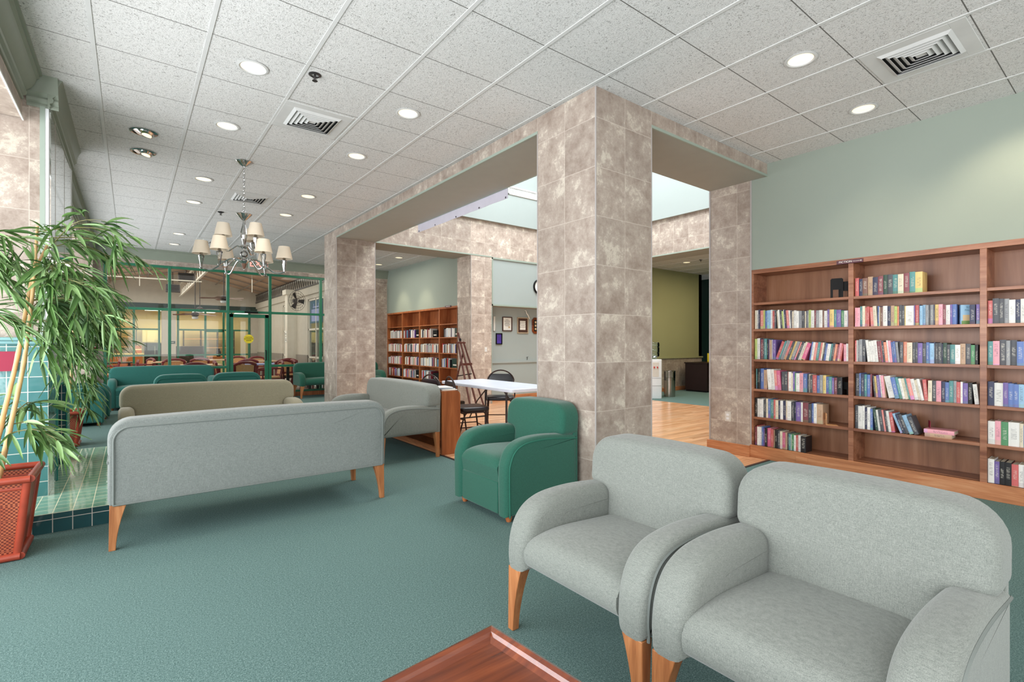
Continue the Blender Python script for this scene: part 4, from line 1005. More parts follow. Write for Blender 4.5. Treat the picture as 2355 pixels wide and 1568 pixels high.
bookend(XW+.03, 2.115, SH[5], radians(-60), 'tan bookend at the right end of fifth shelf, bay beside stone pier', .12, .1, 'cane')

# ------------------------------------------------------------------ far bookcase
FXW = 5.705
fb = thing('bookcase', 'orange-brown bookcase with four bays beyond the atrium, behind the easel', 'bookcase', (0, 0, 0))
FY = [13.17, 12.218, 11.234, 10.233, 9.42]; FZ = [1.755, 1.45, 1.09, .76, .435, .14]
G().box(FXW-.01, FXW+.32, FY[4], FY[0], 2.10, 2.14).make('top_rail', 'cabinet_cherry', fb, smooth=0)
for y in FY: G().box(FXW, FXW+.3, y-.018, y+.018, 0, 2.10).make('upright', 'cabinet_cherry', fb, smooth=0)
G().box(FXW+.29, FXW+.32, FY[4], FY[0], 0, 2.1).make('back_panel', 'cabinet_cherry', fb, smooth=0)
for a, b in zip(FY, FY[1:]):
    for z in FZ: G().box(FXW, FXW+.29, b+.018, a-.018, z-.022, z).make('shelf', 'cabinet_cherry', fb, smooth=0)
G().box(FXW-.005, FXW+.02, FY[4], FY[0], 0, .12).make('plinth', 'cabinet_cherry', fb, smooth=0)
# books there: past the three hundred nearest, one mass
gb = G(); cols = []; rf = random.Random(5)
pal = 'WWWWWCAADNLWRWPIUKCHWVWCWA'
def fill(bay, sh, f0, f1, end=None):
    a, b = FY[bay]-.03, FY[bay+1]+.03; y = a-(a-b)*f0; lim = a-(a-b)*f1
    while y > lim:
        w = rf.uniform(.016, .036); h = rf.uniform(.17, .215); d0 = rf.uniform(.01, .03)
        gb.box(FXW+d0, FXW+.2, y-w+.001, y, FZ[sh]+.001, FZ[sh]+h); cols.append(CC[rf.choice(pal)][0])
        y -= w
for bay, sh, f0, f1 in ((0, 1, .12, .95), (1, 1, .03, .72), (2, 1, .0, .55), (3, 1, .22, .8), (0, 2, .0, .96), (1, 2, .06, .98), (2, 2, 0, .95), (3, 2, .1, .98), (0, 3, 0, .93), (1, 3, .1, .97), (2, 3, .02, .9), (3, 3, .04, .6), (0, 4, .02, .9), (1, 4, .0, .7), (2, 4, .05, .6), (1, 5, .05, .8), (2, 5, .05, .3)):
    fill(bay, sh, f0, f1)
o = gb.make('books', 'far_book_cover', smooth=0, kind='stuff', label='rows of mostly pale books filling the far bookcase beyond the atrium', cat='books')
ca = o.data.color_attributes.new('cover', 'FLOAT_COLOR', 'CORNER')
for p in o.data.polygons:
    c = lin(*cols[p.index//6])
    for li in p.loop_indices: ca.data[li].color = c
for i, (bay, sh, f, w, h, l, mt) in enumerate(((1, 1, .84, .2, .2, 'black box file at the right end of second bay, upper book shelf', 'black'), (2, 1, .75, .22, .17, 'black box file beside pale books in third bay, upper book shelf', 'black'),
      (3, 1, .9, .14, .2, 'dark box file at the right end of fourth bay, upper book shelf', 'frame_dark'), (3, 3, .8, .25, .2, 'dark green face-out book in fourth bay of far bookcase', 'firebox'), (2, 4, .78, .26, .17, 'black box file in third bay above the lowest shelf', 'black'), (1, 4, .84, .18, .2, 'black box file in second bay above the lowest shelf', 'black'), (1, 3, .6, .2, .19, 'pale landscape-cover book facing out in second bay', 'mag_tan'))):
    if i == 6: continue
    y = FY[bay]+(FY[bay+1]-FY[bay])*f
    q = G().box(0, .2, -w/2, w/2, 0, h).make('box_file', mt, loc=(FXW+.03, y, FZ[sh]+.001), smooth=0, bev=.004); tag(q, l, 'box file', 'files in the far bookcase')
    G().box(-.001, 0, -w*.3, w*.3, h*.25, h*.4).make('label_card', 'outlet', q, smooth=0)
o = thing('shelf_sign', 'tiny dark section sign on the far bookcase top rail', 'sign', (FXW-.02, 9.79, 2.14)); G().box(-.004, .004, -.13, .13, -.018, .018).make('board', 'sign_maroon', o, smooth=0); G().box(-.0055, -.004, -.09, .09, -.004, .005).make('lettering', 'paper', o, smooth=0)

# ------------------------------------------------------------------ folding table and stacking chairs
c1, c2, c3, c4 = (4.47, 6.62), (4.47, 5.0), (3.71, 4.83), (3.60, 6.45)
ft = thing('folding_table', 'white folding table with dark steel legs in the atrium', 'table', (4.08, 5.72, 0), radians(-1))
hx, hy = .375, .90
def rrect(hx, hy, r, n=5):
    p = []
    for cx, cy, a0 in ((hx-r, -hy+r, -pi/2), (hx-r, hy-r, 0), (-hx+r, hy-r, pi/2), (-hx+r, -hy+r, pi)):
        for k in range(n+1): a = a0+pi/2*k/n; p.append((cx+r*cos(a), cy+r*sin(a)))
    return p
G().slab(rrect(hx, hy, .05), .70, .742, .004, .012, lambda u, v, d: (u, v, d)).make('tabletop', 'table_white', ft, smooth=45)
for sy in (-1, 1):
    g = G(); y = sy*(hy-.22)
    g.tube([(-.29, y, .012), (-.29, y, .69)], .014, 8); g.tube([(.29, y, .012), (.29, y, .69)], .014, 8); g.make('leg', 'dark_metal', ft)
    G().tube([(-.29, y, .18), (.29, y, .18)], .011).tube([(-.3, y, .69), (.3, y, .69)], .012).make('crossbar', 'dark_metal', ft)
    G().tube([(0, y, .18), (0, y-sy*.22, .46), (0, y-sy*.5, .68)], .009).make('brace', 'dark_metal', ft)
def stack_chair(name, label, loc, rz):
    o = thing(name, label, 'chair', loc, rz, 'black vinyl chairs around the folding table')
    g = G(); g.slab(rrect(.21, .2, .06), .435, .49, .012, .022, lambda u, v, d: (u, v-.01, d), 0, .008); g.make('seat', 'black_vinyl', o, smooth=50)
    bo = []
    for k in range(28):
        a = 2*pi*k/28; x = .2*cos(a); z = .72+.155*sin(a); bo.append((x*(1-.12*max(0, sin(a))), z))
    g = G(); q = [p for p in bo if p[1] < .80]
    low = [(x, z) for x, z in bo if z < .835]
    pts = sorted(low, key=lambda p: math.atan2(p[1]-.68, p[0]))
    g.slab(pts, 0, .03, .008, .008, lambda u, v, d: (u, .22+d+(v-.5)*.12, v), .006, .006); g.make('backrest', 'black_vinyl', o, smooth=50)
    back = [(x*1.06, .235+(z-.5)*.12, z) for x, z in sorted(bo, key=lambda p: math.atan2(p[1]-.72, p[0]))]
    G().tube(back, .011, 8, closed=True).make('back_frame', 'brown_metal', o)
    for sx in (-1, 1):
        G().tube(catmull([(sx*.19, .26, .68), (sx*.225, .26, .56), (sx*.22, .2, .44), (sx*.19, .1, .425), (sx*.19, -.12, .425)], 5), .011).make('side_rail', 'brown_metal', o)
        G().tube(catmull([(sx*.17, -.08, .425), (sx*.185, -.15, .40), (sx*.2, -.19, .2), (sx*.21, -.215, .0)], 5), .011).make('leg', 'brown_metal', o)
        G().tube(catmull([(sx*.17, .06, .425), (sx*.185, .13, .40), (sx*.2, .2, .2), (sx*.21, .25, .0)], 5), .011).make('leg', 'brown_metal', o)
        G().tube([(sx*.197, -.185, .24), (sx*.197, .185, .24)], .007).make('stretcher', 'brown_metal', o)
    G().tube([(-.2, -.19, .22), (.2, -.19, .22)], .007).make('stretcher', 'brown_metal', o)
    return o
stack_chair('stacking_chair', 'black vinyl chair at the near end of the folding table, beside the cabinet', (3.53, 5.52, 0), radians(78))
stack_chair('stacking_chair', 'black chair whose round back shows beyond the magazine pile, farther from the camera', (3.55, 6.18, 0), radians(100))
stack_chair('stacking_chair', 'black vinyl chair on the far side of the folding table, under its edge', (4.58, 6.28, 0), radians(-38))
# easel
es = thing('easel', 'dark reddish wooden easel standing before the far bookcase', 'easel', (5.15, 8.45, 0), radians(15))
G().bar((-.2, -.52, 0), (-.08, -.05, 1.34), .03, .024).make('leg', 'easel_wood', es, smooth=0, bev=.002)
G().bar((.2, -.52, 0), (.08, -.05, 1.34), .03, .024).make('leg', 'easel_wood', es, smooth=0, bev=.002)
G().bar((0, .26, 0), (0, -.12, 1.12), .028, .024).make('rear_leg', 'easel_wood', es, smooth=0, bev=.002)
G().bar((0, -.47, .12), (0, .02, 1.52), .034, .024).make('mast', 'easel_wood', es, smooth=0, bev=.002)
G().bar((-.16, -.2, .9), (.16, -.2, .9), .03, .045).bar((-.12, -.06, 1.32), (.12, -.06, 1.32), .03, .03).make('crossbar', 'easel_wood', es, smooth=0, bev=.002)
G().bar((0, -.34, .72), (0, .04, .66), .018).lathe([(.02, 1.36), (.024, 1.38), (.01, 1.41)], (0, -.04, 0), 12).make('clamp', 'black', es)

# ------------------------------------------------------------------ east wing: cooler, bin, cabinet
wc = thing('water_cooler', 'white water cooler with blue bottle seen past the column', 'water cooler', (9.98, 7.42, 0), radians(-38))
g = G(); g.slab(rrect(.155, .16, .04), 0, .93, .004, .02, lambda u, v, d: (u, v, d)); g.make('cabinet_body', 'white_plastic', wc, smooth=45)
G().box(-.075, .075, -.165, -.155, .52, .86).make('tap_recess', 'outlet', wc, smooth=0, bev=.004)
G().box(-.05, -.025, -.185, -.16, .72, .76).box(.025, .05, -.185, -.16, .72, .76).make('tap', 'red', wc, smooth=0, bev=.003)
G().box(-.13, .13, -.162, -.158, .30, .305).box(-.13, .13, -.162, -.158, .48, .485).make('door_seam', 'dark_metal', wc, smooth=0)
G().lathe([(.06, .93), (.07, .97), (.125, 1.0), (.13, 1.06), (.122, 1.08), (.13, 1.1), (.13, 1.2), (.122, 1.22), (.13, 1.24), (.13, 1.3), (.115, 1.335), (.001, 1.34)], n=28).make('bottle', 'bottle_glass', wc)
tc = thing('trash_can', 'round steel trash can with clear liner beside the water cooler', 'bin', (10.55, 7.38, 0))
G().lathe([(.135, 0), (.135, .46), (.13, .465)], n=30).make('bin_body', 'steel', tc)
G().lathe([(.137, .40), (.14, .62), (.13, .625), (.125, .42)], n=30, cap=False).make('liner', 'clear_cup', tc)
G().lathe([(.137, .615), (.143, .62), (.143, .635), (.132, .635)], n=30, cap=False).make('ring', 'steel', tc)
dc = thing('dark_cabinet', 'low dark red cabinet at the end of the stone wainscot', 'cabinet', (12.5, 7.65, 0), 0)
G().box(-.35, .9, -.3, .35, .04, .76).make('body', 'dark_cabinet', dc, smooth=0, bev=.004); G().box(-.37, .92, -.32, .37, .76, .79).make('top', 'dark_cabinet', dc, smooth=0, bev=.004); G().box(-.33, .88, -.28, .33, 0, .04).make('plinth', 'black', dc, smooth=0)
o = thing('yellow_box', 'yellow box on the dark cabinet at the edge of the opening', 'box', (13.15, 7.75, .79)); G().box(-.15, .15, -.1, .1, 0, .24).make('box_body', 'yellow', o, smooth=0, bev=.004); G().box(-.15, .15, -.102, -.1, .1, .12).make('tape', 'outlet', o, smooth=0)

# ------------------------------------------------------------------ bamboo plants
def planter(name, label, loc, hw, hb, h, rz=0):
    o = thing(name, label, 'planter', loc, rz)
    def ring(w, z): return [(-w, -w, z), (w, -w, z), (w, w, z), (-w, w, z)]
    G().loft([ring(hb, .03), ring(hw, h-.02)], cap=False).loft([ring(hw-.015, h-.02), ring(hb-.012, .04)], cap=False).make('woven_panel', 'wicker', o, smooth=0)
    for sx in (-1, 1):
        for sy in (-1, 1): G().tube([(sx*hb*.98, sy*hb*.98, .02), (sx*hw*.98, sy*hw*.98, h-.02)], .021, 10).make('corner_post', 'planter_red', o)
    g = G()
    for w, z, r in ((hw+.012, h, .022), (hb+.012, .022, .022)):
        g = G()
        for k in range(4):
            a, b = [(-w, -w), (w, -w), (w, w), (-w, w)][k], [(w, -w), (w, w), (-w, w), (-w, -w)][k]; g.tube([(a[0], a[1], z), (b[0], b[1], z)], r, 10)
        g.make('bamboo_rim', 'planter_red', o)
    g = G()
    for w, z in ((hw-.01, h-.055),):
        for k in range(4):
            a, b = [(-w, -w), (w, -w), (w, w), (-w, w)][k], [(w, -w), (w, w), (-w, w), (-w, -w)][k]; g.tube([(a[0], a[1], z), (b[0], b[1], z)], .012, 8)
    g.make('inner_rim', 'planter_red', o)
    G().loft([ring(hw-.03, h-.10), ring(hw-.04, h-.09)]).make('soil', 'soil', o, smooth=0); return o
def bamboo(label, base, stems, boughs, nleaf, seed, scale=1.0):
    r = random.Random(seed); o = thing('bamboo_plant', label, 'plant', base)
    paths = []
    for pts in stems:
        cp = catmull(pts, 7); paths.append(cp); g = G(); n = len(cp)
        g.tube(cp, [(.016-.009*k/n)*scale*(1.18 if k % 7 == 0 else 1) for k in range(n)], 9); g.make('stem', 'bamboo', o, smooth=50)
    tw = G(); lf = G()
    def leaf(p, d, L, wd):
        d = d.normalized(); up = Vector((0, 0, 1)); s = d.cross(up)
        s = s.normalized() if s.length > .05 else Vector((1, 0, 0)); tw_ = r.uniform(-.9, .9); nrm = s.cross(d); s = (s*cos(tw_)+nrm*sin(tw_)); nrm = s.cross(d)
        N = 5; L_ = []
        dr = r.uniform(.12, .45)
        for k in range(N+1):
            t = k/N; c = p+d*L*t+Vector((0, 0, -1))*dr*L*t*t; w_ = wd*(sin(pi*min(1, t*.93+.07))**.8)*(1-.25*t) if k < N else .0006
            L_ += [c-s*w_+nrm*.0025*(1 if k in (1, 2, 3) else 0), c-nrm*.003, c+s*w_+nrm*.0025*(1 if k in (1, 2, 3) else 0)]
        i = lf.av(L_)
        for k in range(N):
            a = k*3; lf.af([(a, a+1, a+4, a+3), (a+1, a+2, a+5, a+4)], i)
    for (si, t0, dirv, L, droop) in boughs:
        cp = paths[si]; p0 = Vector(cp[int(t0*(len(cp)-1))]); d = Vector(dirv).normalized(); pts = []
        for k in range(9):
            t = k/8; pts.append(p0+d*L*t+Vector((0, 0, -1))*droop*t*t+Vector((sin(t*5+si)*.012, cos(t*4)*.012, 0)))
        tw.tube(pts, [.0032*(1-.7*k/8)+.0008 for k in range(9)], 5)
        for k in range(1, 9):
            for sub in range(1 + (k % 2)):
                # side twig with a fan of leaves
                q = pts[k]; az = r.uniform(0, 2*pi); dd = (Vector((cos(az), sin(az), r.uniform(-.5, .35)))*.8+(pts[k]-pts[k-1]).normalized()*.9).normalized()
                tl = r.uniform(.05, .14)*scale; e = q+dd*tl+Vector((0, 0, -.02)); tw.tube([q, (q+e)/2+Vector((0, 0, .008)), e], .0014, 4)
                for j in range(nleaf):
                    v = dd+Vector((r.uniform(-.7, .7), r.uniform(-.7, .7), r.uniform(-.9, .15)))
                    leaf(e if j < nleaf-1 else (q+e)/2, v, r.uniform(.1, .2)*scale, r.uniform(.009, .015)*scale)
    tw.make('twig', 'twig', o, smooth=50, kind='stuff'); f = lf.make('foliage', 'leaf', o, smooth=60); tag(f, kind='stuff')
    return o
planter('planter', 'red rattan square planter at the left edge holding the near bamboo', (-.705, 4.37, 0), .215, .165, .49)
planter('planter', 'small red rattan planter behind the hearth holding the far bamboo', (-.685, 8.5, 0), .19, .14, .43)
rs = random.Random(3)
st1 = [[(0, 0, 0), (.06, -.02, .35), (.13, -.03, .8), (.17, -.03, 1.25), (.19, -.02, 1.66)],
       [(-.05, .03, 0), (.02, .02, .4), (.1, .0, .85), (.16, .0, 1.3), (.235, .0, 1.55)],
       [(-.1, -.04, 0), (-.12, -.05, .6), (-.15, -.06, 1.2), (-.2, -.08, 1.75)]]
b1 = []
for k in range(23):
    t = rs.uniform(.56, 1.0); az = rs.uniform(-1.5, 1.4) if rs.random() < .72 else rs.uniform(0, 6.28); si = rs.choice((0, 0, 1, 1, 2))
    L = rs.uniform(.18, .46)*(1.15 if t > .7 else .8); b1.append((si, t, (cos(az), sin(az)*.7, rs.uniform(.1, .75)), L, rs.uniform(.06, .27)))
for t, L in ((.18, .26), (.25, .3), (.3, .2), (.35, .34), (.12, .2)): b1.append((0, t, (cos(t*22)*.9, sin(t*22)*.5, .35), L, .16))
bamboo('tall near bamboo plant with arching leafy boughs at the left edge', (-.66, 4.37, .39), st1, b1, 3, 21)
st2 = [[(0, 0, 0), (.08, -.05, .5), (.10, -.05, 1.0), (.14, -.05, 1.5), (.2, -.05, 1.8)], [(.02, .04, 0), (.06, .0, .6), (.14, .02, 1.2), (.24, .02, 1.62)]]
b2 = []
for k in range(17):
    t = rs.uniform(.62, 1.0); az = rs.uniform(-1.5, 1.5); b2.append((rs.choice((0, 1)), t, (cos(az), sin(az), rs.uniform(-.1, .7)), rs.uniform(.14, .42), rs.uniform(.08, .3)))
for t in (.2, .3, .42, .5): b2.append((0, t, (1, -.3, .2), .2, .2))
bamboo('slimmer far bamboo plant behind the fireplace, drooping over the left window', (-.68, 8.45, .34), st2, b2, 3, 5, 1.25)

# ------------------------------------------------------------------ patio behind the glazed wall
PY0, PY1, PXL, PXR = NY+.25, 23.0, -1.5, 4.2
struct('floor_patio', G().box(PXL-.2, PXR+.2, NY+.1, PY1+.2, -.12, -.02).box(PXL-.2, PXR+2.5, PY1, PY1+7, -.12, -.02), 'patio_floor')
struct('wall_patio_left', G().box(PXL-.2, PXL, NY+.25, PY1, 0, 3.5), 'patio_wall')
g = G()                                                     # right wall with two tall window openings
for y0, y1 in ((NY+.25, 14.0), (15.5, 17.2), (18.55, PY1)): g.box(PXR, PXR+.2, y0, y1, .95, 3.0)
g.box(PXR, PXR+.2, 14.0, 15.5, 2.62, 3.0); g.box(PXR, PXR+.2, 17.2, 18.55, 2.62, 3.0); g.box(PXR-.05, PXR+.2, NY+.25, PY1, 2.74, 2.98); g.box(PXR+.15, PXR+.25, NY+.25, PY1, 2.95, 3.5); struct('wall_patio_right', g, 'patio_wall')
g = G()
for y0, y1 in ((NY+.25, 14.0), (15.5, 17.2), (18.55, PY1)): g.box(PXR-.02, PXR+.2, y0, y1, 0, .96)
struct('wall_patio_wainscot', g, 'patio_wainscot')
struct('wall_patio_column', G().box(PXR-.28, PXR, 16.75, 17.05, 0, 2.9).box(PXR-.34, PXR, 16.68, 17.12, 2.85, 3.0), 'patio_column')
for i, (y0, y1) in enumerate(((14.0, 15.5), (17.2, 18.55))):
    g = G()
    for y in (y0+.03, (y0+y1)/2, y1-.03): g.box(PXR+.02, PXR+.1, y-.025, y+.025, 0, 2.62)
    for z in (.03, .9, 1.72, 2.59): g.box(PXR+.02, PXR+.1, y0, y1, z-.025, z+.025)
    o = struct('window_%d' % (6+i), g, 'patio_column'); G().box(PXR+.05, PXR+.056, y0, y1, 0, 2.6).make('pane', 'glass', o, smooth=0)
    struct('wall_beyond_window_%s' % ('near' if i == 0 else 'far'), G().box(PXR+.9, PXR+1.0, y0-1, y1+1.5, 0, 2.8), 'frame_brown' if i == 0 else 'fan_dark')
o = thing('poster', 'blue window poster with pale lettering at the right end of the patio', 'poster', (PXR+.03, 14.75, 2.0)); G().box(-.004, .004, -.6, .6, -.1, .55).make('sheet', 'poster_blue', o, smooth=0)
G().box(-.006, -.004, -.45, .45, -.05, .3).make('pale_panel', 'poster_pale', o, smooth=0)
G().box(-.008, -.006, -.3, .3, .34, .38).box(-.008, -.006, -.25, -.2, .38, .46).box(-.008, -.006, -.05, 0, .38, .46).box(-.008, -.006, .2, .25, .38, .46).make('lettering', 'poster_pale', o, smooth=0)
o = thing('wall_notice', 'small notice sheets on the white patio column', 'notice', (PXR-.285, 16.9, 1.35)); G().box(-.004, 0, -.1, .1, 0, .16).box(-.004, 0, -.1, .1, .2, .36).make('sheet', 'paper', o, smooth=0); G().box(-.006, -.004, -.07, .07, .05, .07).box(-.006, -.004, -.07, .07, .1, .11).box(-.006, -.004, -.07, .07, .25, .27).make('text_line', 'dark_metal', o, smooth=0)
# canopy with trusses
g = G(); RX = 1.6
for a, b, za, zb_ in ((PXL-.2, RX, 3.35, 4.0), (RX, PXR+.1, 4.0, 3.36)):
    g.loft([[(a, y, za), (b, y, zb_), (b, y, zb_+.02), (a, y, za+.02)] for y in (NY+.3, PY1+.1)])
struct('ceiling_patio', g, 'patio_canopy')
g = G()
for k in range(8):
    y = NY+.6+k*1.33
    g.bar((PXL, y, 3.33), (RX, y, 3.97), .035); g.bar((RX, y, 3.97), (PXR, y, 3.33), .035)
for x, z in ((PXL+.9, 3.5), (.5, 3.74), (RX, 3.95), (2.7, 3.66), (3.5, 3.45)): g.bar((x, NY+.4, z), (x, PY1, z), .03)
struct('trim_15', g, 'patio_steel')
g = G(); n = 40; ya, yb2 = NY+.4, PY1-.1
g.bar((PXR-.06, ya, 3.3), (PXR-.06, yb2, 3.3), .035); g.bar((PXR-.06, ya, 2.98), (PXR-.06, yb2, 2.98), .035)
for k in range(n):
    y = ya+(yb2-ya)*k/n; q = (yb2-ya)/n; g.bar((PXR-.06, y, 2.98), (PXR-.06, y+q/2, 3.3), .014); g.bar((PXR-.06, y+q/2, 3.3), (PXR-.06, y+q, 2.98), .014)
struct('trim_16', g, 'fan_dark')
g = G(); g.bar((RX-.1, ya, 3.1), (RX-.1, yb2, 3.1), .05); g.bar((RX-.1, ya, 3.55), (RX-.1, yb2, 3.55), .04)
for k in range(16): y = ya+(yb2-ya)*k/16; g.bar((RX-.1, y, 3.1), (RX-.1, y, 3.55), .022)
g.bar((PXL, 16.5, 3.05), (RX, 16.5, 3.05), .03)  # this bar and the short uprights are added, imitating reflections in the glass
for x in (.2, .9, 2.3, 3.0): g.bar((x, 17.2, 2.9), (x, 17.2, 3.6), .02)
struct('trim_17', g, 'patio_column')
struct('wall_patio_gable', G().box(PXL-.2, PXR+.3, PY1, PY1+.1, 2.80, 4.1), 'patio_wall')
# storefront at the far side of the patio, lit kitchen behind
g = G(); g.box(PXL, PXR, PY1-.02, PY1+.12, 2.57, 2.82); struct('trim_18', g, 'frame_dark')
g = G()
for x0, x1 in ((.93, 1.38), (3.95, PXR)): g.box(x0, x1, PY1-.15, PY1+.2, .9, 2.6)
struct('wall_patio_pier', g, 'patio_wall')
struct('wall_patio_pier_base', G().box(.925, 1.385, PY1-.16, PY1+.2, 0, .905).box(3.94, PXR, PY1-.16, PY1+.2, 0, .905), 'patio_wainscot')
g = G(); xs = (-1.4, -.62, .1, .86, 1.45, 2.35, 2.98, 3.25, 3.9)
for x in xs: g.box(x-.035, x+.035, PY1-.04, PY1+.06, 0, 2.6)
for x0, x1 in ((-1.4, .86), (1.45, 3.9)):
    for z in (.05, .86, 1.84): g.box(x0, x1, PY1-.03, PY1+.05, z-.03, z+.03)
g.box(2.35, 2.98, PY1-.04, PY1+.06, 1.76, 1.88)
o = struct('window_8', g, 'frame_green')
o2 = G()
for x0, x1 in ((-1.4, .86), (1.45, 3.9)): o2.box(x0, x1, PY1+.005, PY1+.011, .05, 2.58)
o2.make('pane', 'glass', o, smooth=0)
struct('wall_kitchen', G().box(PXL-1, PXR+2, PY1+4.5, PY1+4.7, 0, 2.8).box(PXL-1.1, PXL-.95, PY1+.2, PY1+4.6, 0, 2.8).box(PXR+1.9, PXR+2, PY1+.2, PY1+4.6, 0, 2.8), 'kitchen_wall')
struct('ceiling_kitchen', G().box(PXL-1.1, PXR+2, PY1+.12, PY1+4.7, 2.77, 2.87), 'kitchen_wall')
area('kitchen_light', (1.4, PY1+2.2, 2.66), (0, 0, 0), 5, 3, 110, (1, .88, .6))
for i, (x, y, l) in enumerate(((-.75, PY1+1.6, 'left fluorescent ceiling light in the yellow kitchen'), (.9, PY1+1.7, 'second fluorescent ceiling light in the kitchen, left of the pier'), (2.6, PY1+1.9, 'fluorescent ceiling light in the kitchen behind the fans'), (4.3, PY1+2.4, 'right fluorescent ceiling light in the kitchen'))):
    o = thing('fluorescent_light', l, 'light', (x, y+.9, 2.74), 0, 'kitchen fluorescent lights')
    for k in range(3): G().box(-.42, .42, -.3+k*.3-.03, -.3+k*.3+.03, -.05, -.012).make('tube', 'tube_glow', o, smooth=0)
    G().box(-.5, .5, -.45, .45, -.012, 0).make('tray', 'white_plastic', o, smooth=0)
def shelfunit(x0, x1, y, z0, z1, n, label, mat='cane'):
    o = thing('shelving', label, 'shelf', ((x0+x1)/2, y, z0)); w = (x1-x0)/2
    for k in range(n): z = (z1-z0)*k/(n-1); G().box(-w, w, -.2, .2, z, z+.03).make('shelf', mat, o, smooth=0)
    g = G(); m = max(2, int(w/.35)+1)
    for k in range(m+1): x = -w+2*w*k/m; g.box(x-.016, x+.016, -.2, .2, 0, z1-z0)
    g.make('upright', 'dark_metal', o, smooth=0); return o
shelfunit(-1.9, .2, PY1+3.9, .3, 2.0, 5, 'wire shelving in the kitchen behind the left storefront pane')
shelfunit(1.9, 3.9, PY1+3.9, .3, 1.9, 5, 'cream shelving in the kitchen behind the storefront door')
o = thing('wall_cupboard', 'cream double wall cupboard in the kitchen left of the pier', 'cupboard', (.95, PY1+4.2, 1.35)); G().box(-.55, .45, -.2, .3, 0, .55).make('body', 'kitchen_cream', o, smooth=0); G().box(-.53, -.06, -.215, -.2, .02, .53).box(-.04, .43, -.215, -.2, .02, .53).make('door', 'kitchen_cream', o, smooth=0, bev=.005); G().box(-.09, -.08, -.23, -.215, .05, .12).box(-.02, -.01, -.23, -.215, .05, .12).make('handle', 'dark_metal', o, smooth=0)
o = thing('refrigerator', 'black refrigerator below the cream cupboard in the kitchen', 'refrigerator', (.85, PY1+3.2, 0)); G().box(-.38, .4, -.35, .35, 0, 1.32).make('body', 'black', o, smooth=0, bev=.01); G().box(-.05, -.02, -.38, -.35, .8, 1.2).make('handle', 'steel', o, smooth=0)
o = thing('cardboard_carton', 'orange carton on the kitchen counter beside the black refrigerator', 'box', (.22, PY1+3.0, .9)); G().box(-.15, .15, -.15, .15, 0, .32).make('carton', 'kitchen_orange', o, smooth=0); G().box(-.15, .15, -.152, -.15, .14, .18).make('tape', 'kitchen_cream', o, smooth=0)
o = thing('kitchen_counter', 'cream kitchen counter with dark front behind the storefront', 'counter', (-.5, PY1+3.0, 0)); G().box(-1.2, .9, -.35, .35, 0, .85).make('body', 'kitchen_orange', o, smooth=0); G().box(-1.25, .95, -.38, .38, .85, .9).make('worktop', 'kitchen_cream', o, smooth=0, bev=.004)
o = thing('dark_booth', 'dark brown booth panel behind the middle storefront pane', 'booth', (2.0, PY1+1.4, 0)); G().box(-.55, .45, -.1, .1, 0, 1.2).make('back_panel', 'frame_brown', o, smooth=0, bev=.02); G().box(-.55, .45, -.45, -.1, 0, .45).make('seat', 'frame_brown', o, smooth=0, bev=.02)
o = thing('side_cabinet', 'orange wooden cabinet with dark jar behind the storefront door', 'cabinet', (3.05, PY1+1.6, 0)); G().box(-.4, .35, -.2, .2, 0, .75).make('body', 'kitchen_orange', o, smooth=0); G().box(-.3, .25, -.21, -.2, .08, .6).make('door', 'kitchen_cream', o, smooth=0)
o = G().lathe([(.07, 0), (.09, .05), (.09, .2), (.05, .28), (.05, .34)], n=16).make('dark_jar', 'black', loc=(3.0, PY1+1.6, .751), label='dark jar standing on the orange wooden cabinet in the kitchen', cat='jar')
# patio fittings
def fan(x, y, z, zt, rz, label):
    o = thing('ceiling_fan', label, 'fan', (x, y, z), rz, 'patio ceiling fans')
    G().lathe([(.012, .1), (.012, zt-z)], n=10).lathe([(.06, zt-z-.06), (.03, zt-z)], n=14).make('downrod', 'fan_dark', o)
    G().lathe([(.03, .12), (.09, .09), (.1, .03), (.07, 0), (.03, -.02)], n=20).make('motor', 'fan_dark', o)
    G().lathe([(.05, -.015), (.085, -.03), (.07, -.075), (.001, -.09)], n=18).make('lamp_bowl', 'white_plastic', o)
    for k in range(5):
        a = 2*pi*k/5; g = G(); g.X = Matrix.Rotation(a, 4, 'Z'); g.loft([[(.1, -.03, .04), (.1, .03, .045), (.1, .03, .05), (.1, -.03, .045)], [(.2, -.055, .03), (.2, .055, .05), (.2, .055, .055), (.2, -.055, .035)], [(.5, -.06, .02), (.5, .06, .045), (.5, .06, .05), (.5, -.06, .025)], [(.55, -.03, .02), (.55, .03, .04), (.55, .03, .045), (.55, -.03, .025)]]); g.make('blade', 'fan_blade', o, smooth=30)
fan(1.45, 16.6, 2.08, 3.9, .25, 'ceiling fan with light bowl under the patio canopy, most visible one')
fan(1.75, 18.6, 2.35, 3.9, .9, 'farther ceiling fan under the patio canopy, behind the visible one')
fan(1.95, 15.0, 2.45, 3.85, .5, 'dark ceiling fan hanging behind the chandelier arms')
for x, y, z, l in ((1.45, 14.6, 3.27, 'nearest dark square heater panel under the patio canopy'), (1.30, 17.4, 3.24, 'middle dark square heater panel under the patio canopy'), (1.12, 20.0, 3.14, 'farthest dark square heater panel under the patio canopy')):
    o = thing('heater_panel', l, 'heater', (x, y, z), 0, 'patio heater panels'); g = G(); g.X = Matrix.Rotation(radians(-20), 4, 'X'); g.box(-.2, .2, -.03, .03, -.14, .14); g.make('housing', 'fan_dark', o, smooth=0, bev=.01)
    g = G(); g.X = Matrix.Rotation(radians(-20), 4, 'X'); [g.box(-.17, .17, -.036, -.03, -.11+.04*k, -.095+.04*k) for k in range(6)]; g.make('grille', 'black', o, smooth=0); G().bar((0, .03, .1), (0, .05, .55), .02).make('bracket', 'fan_dark', o)
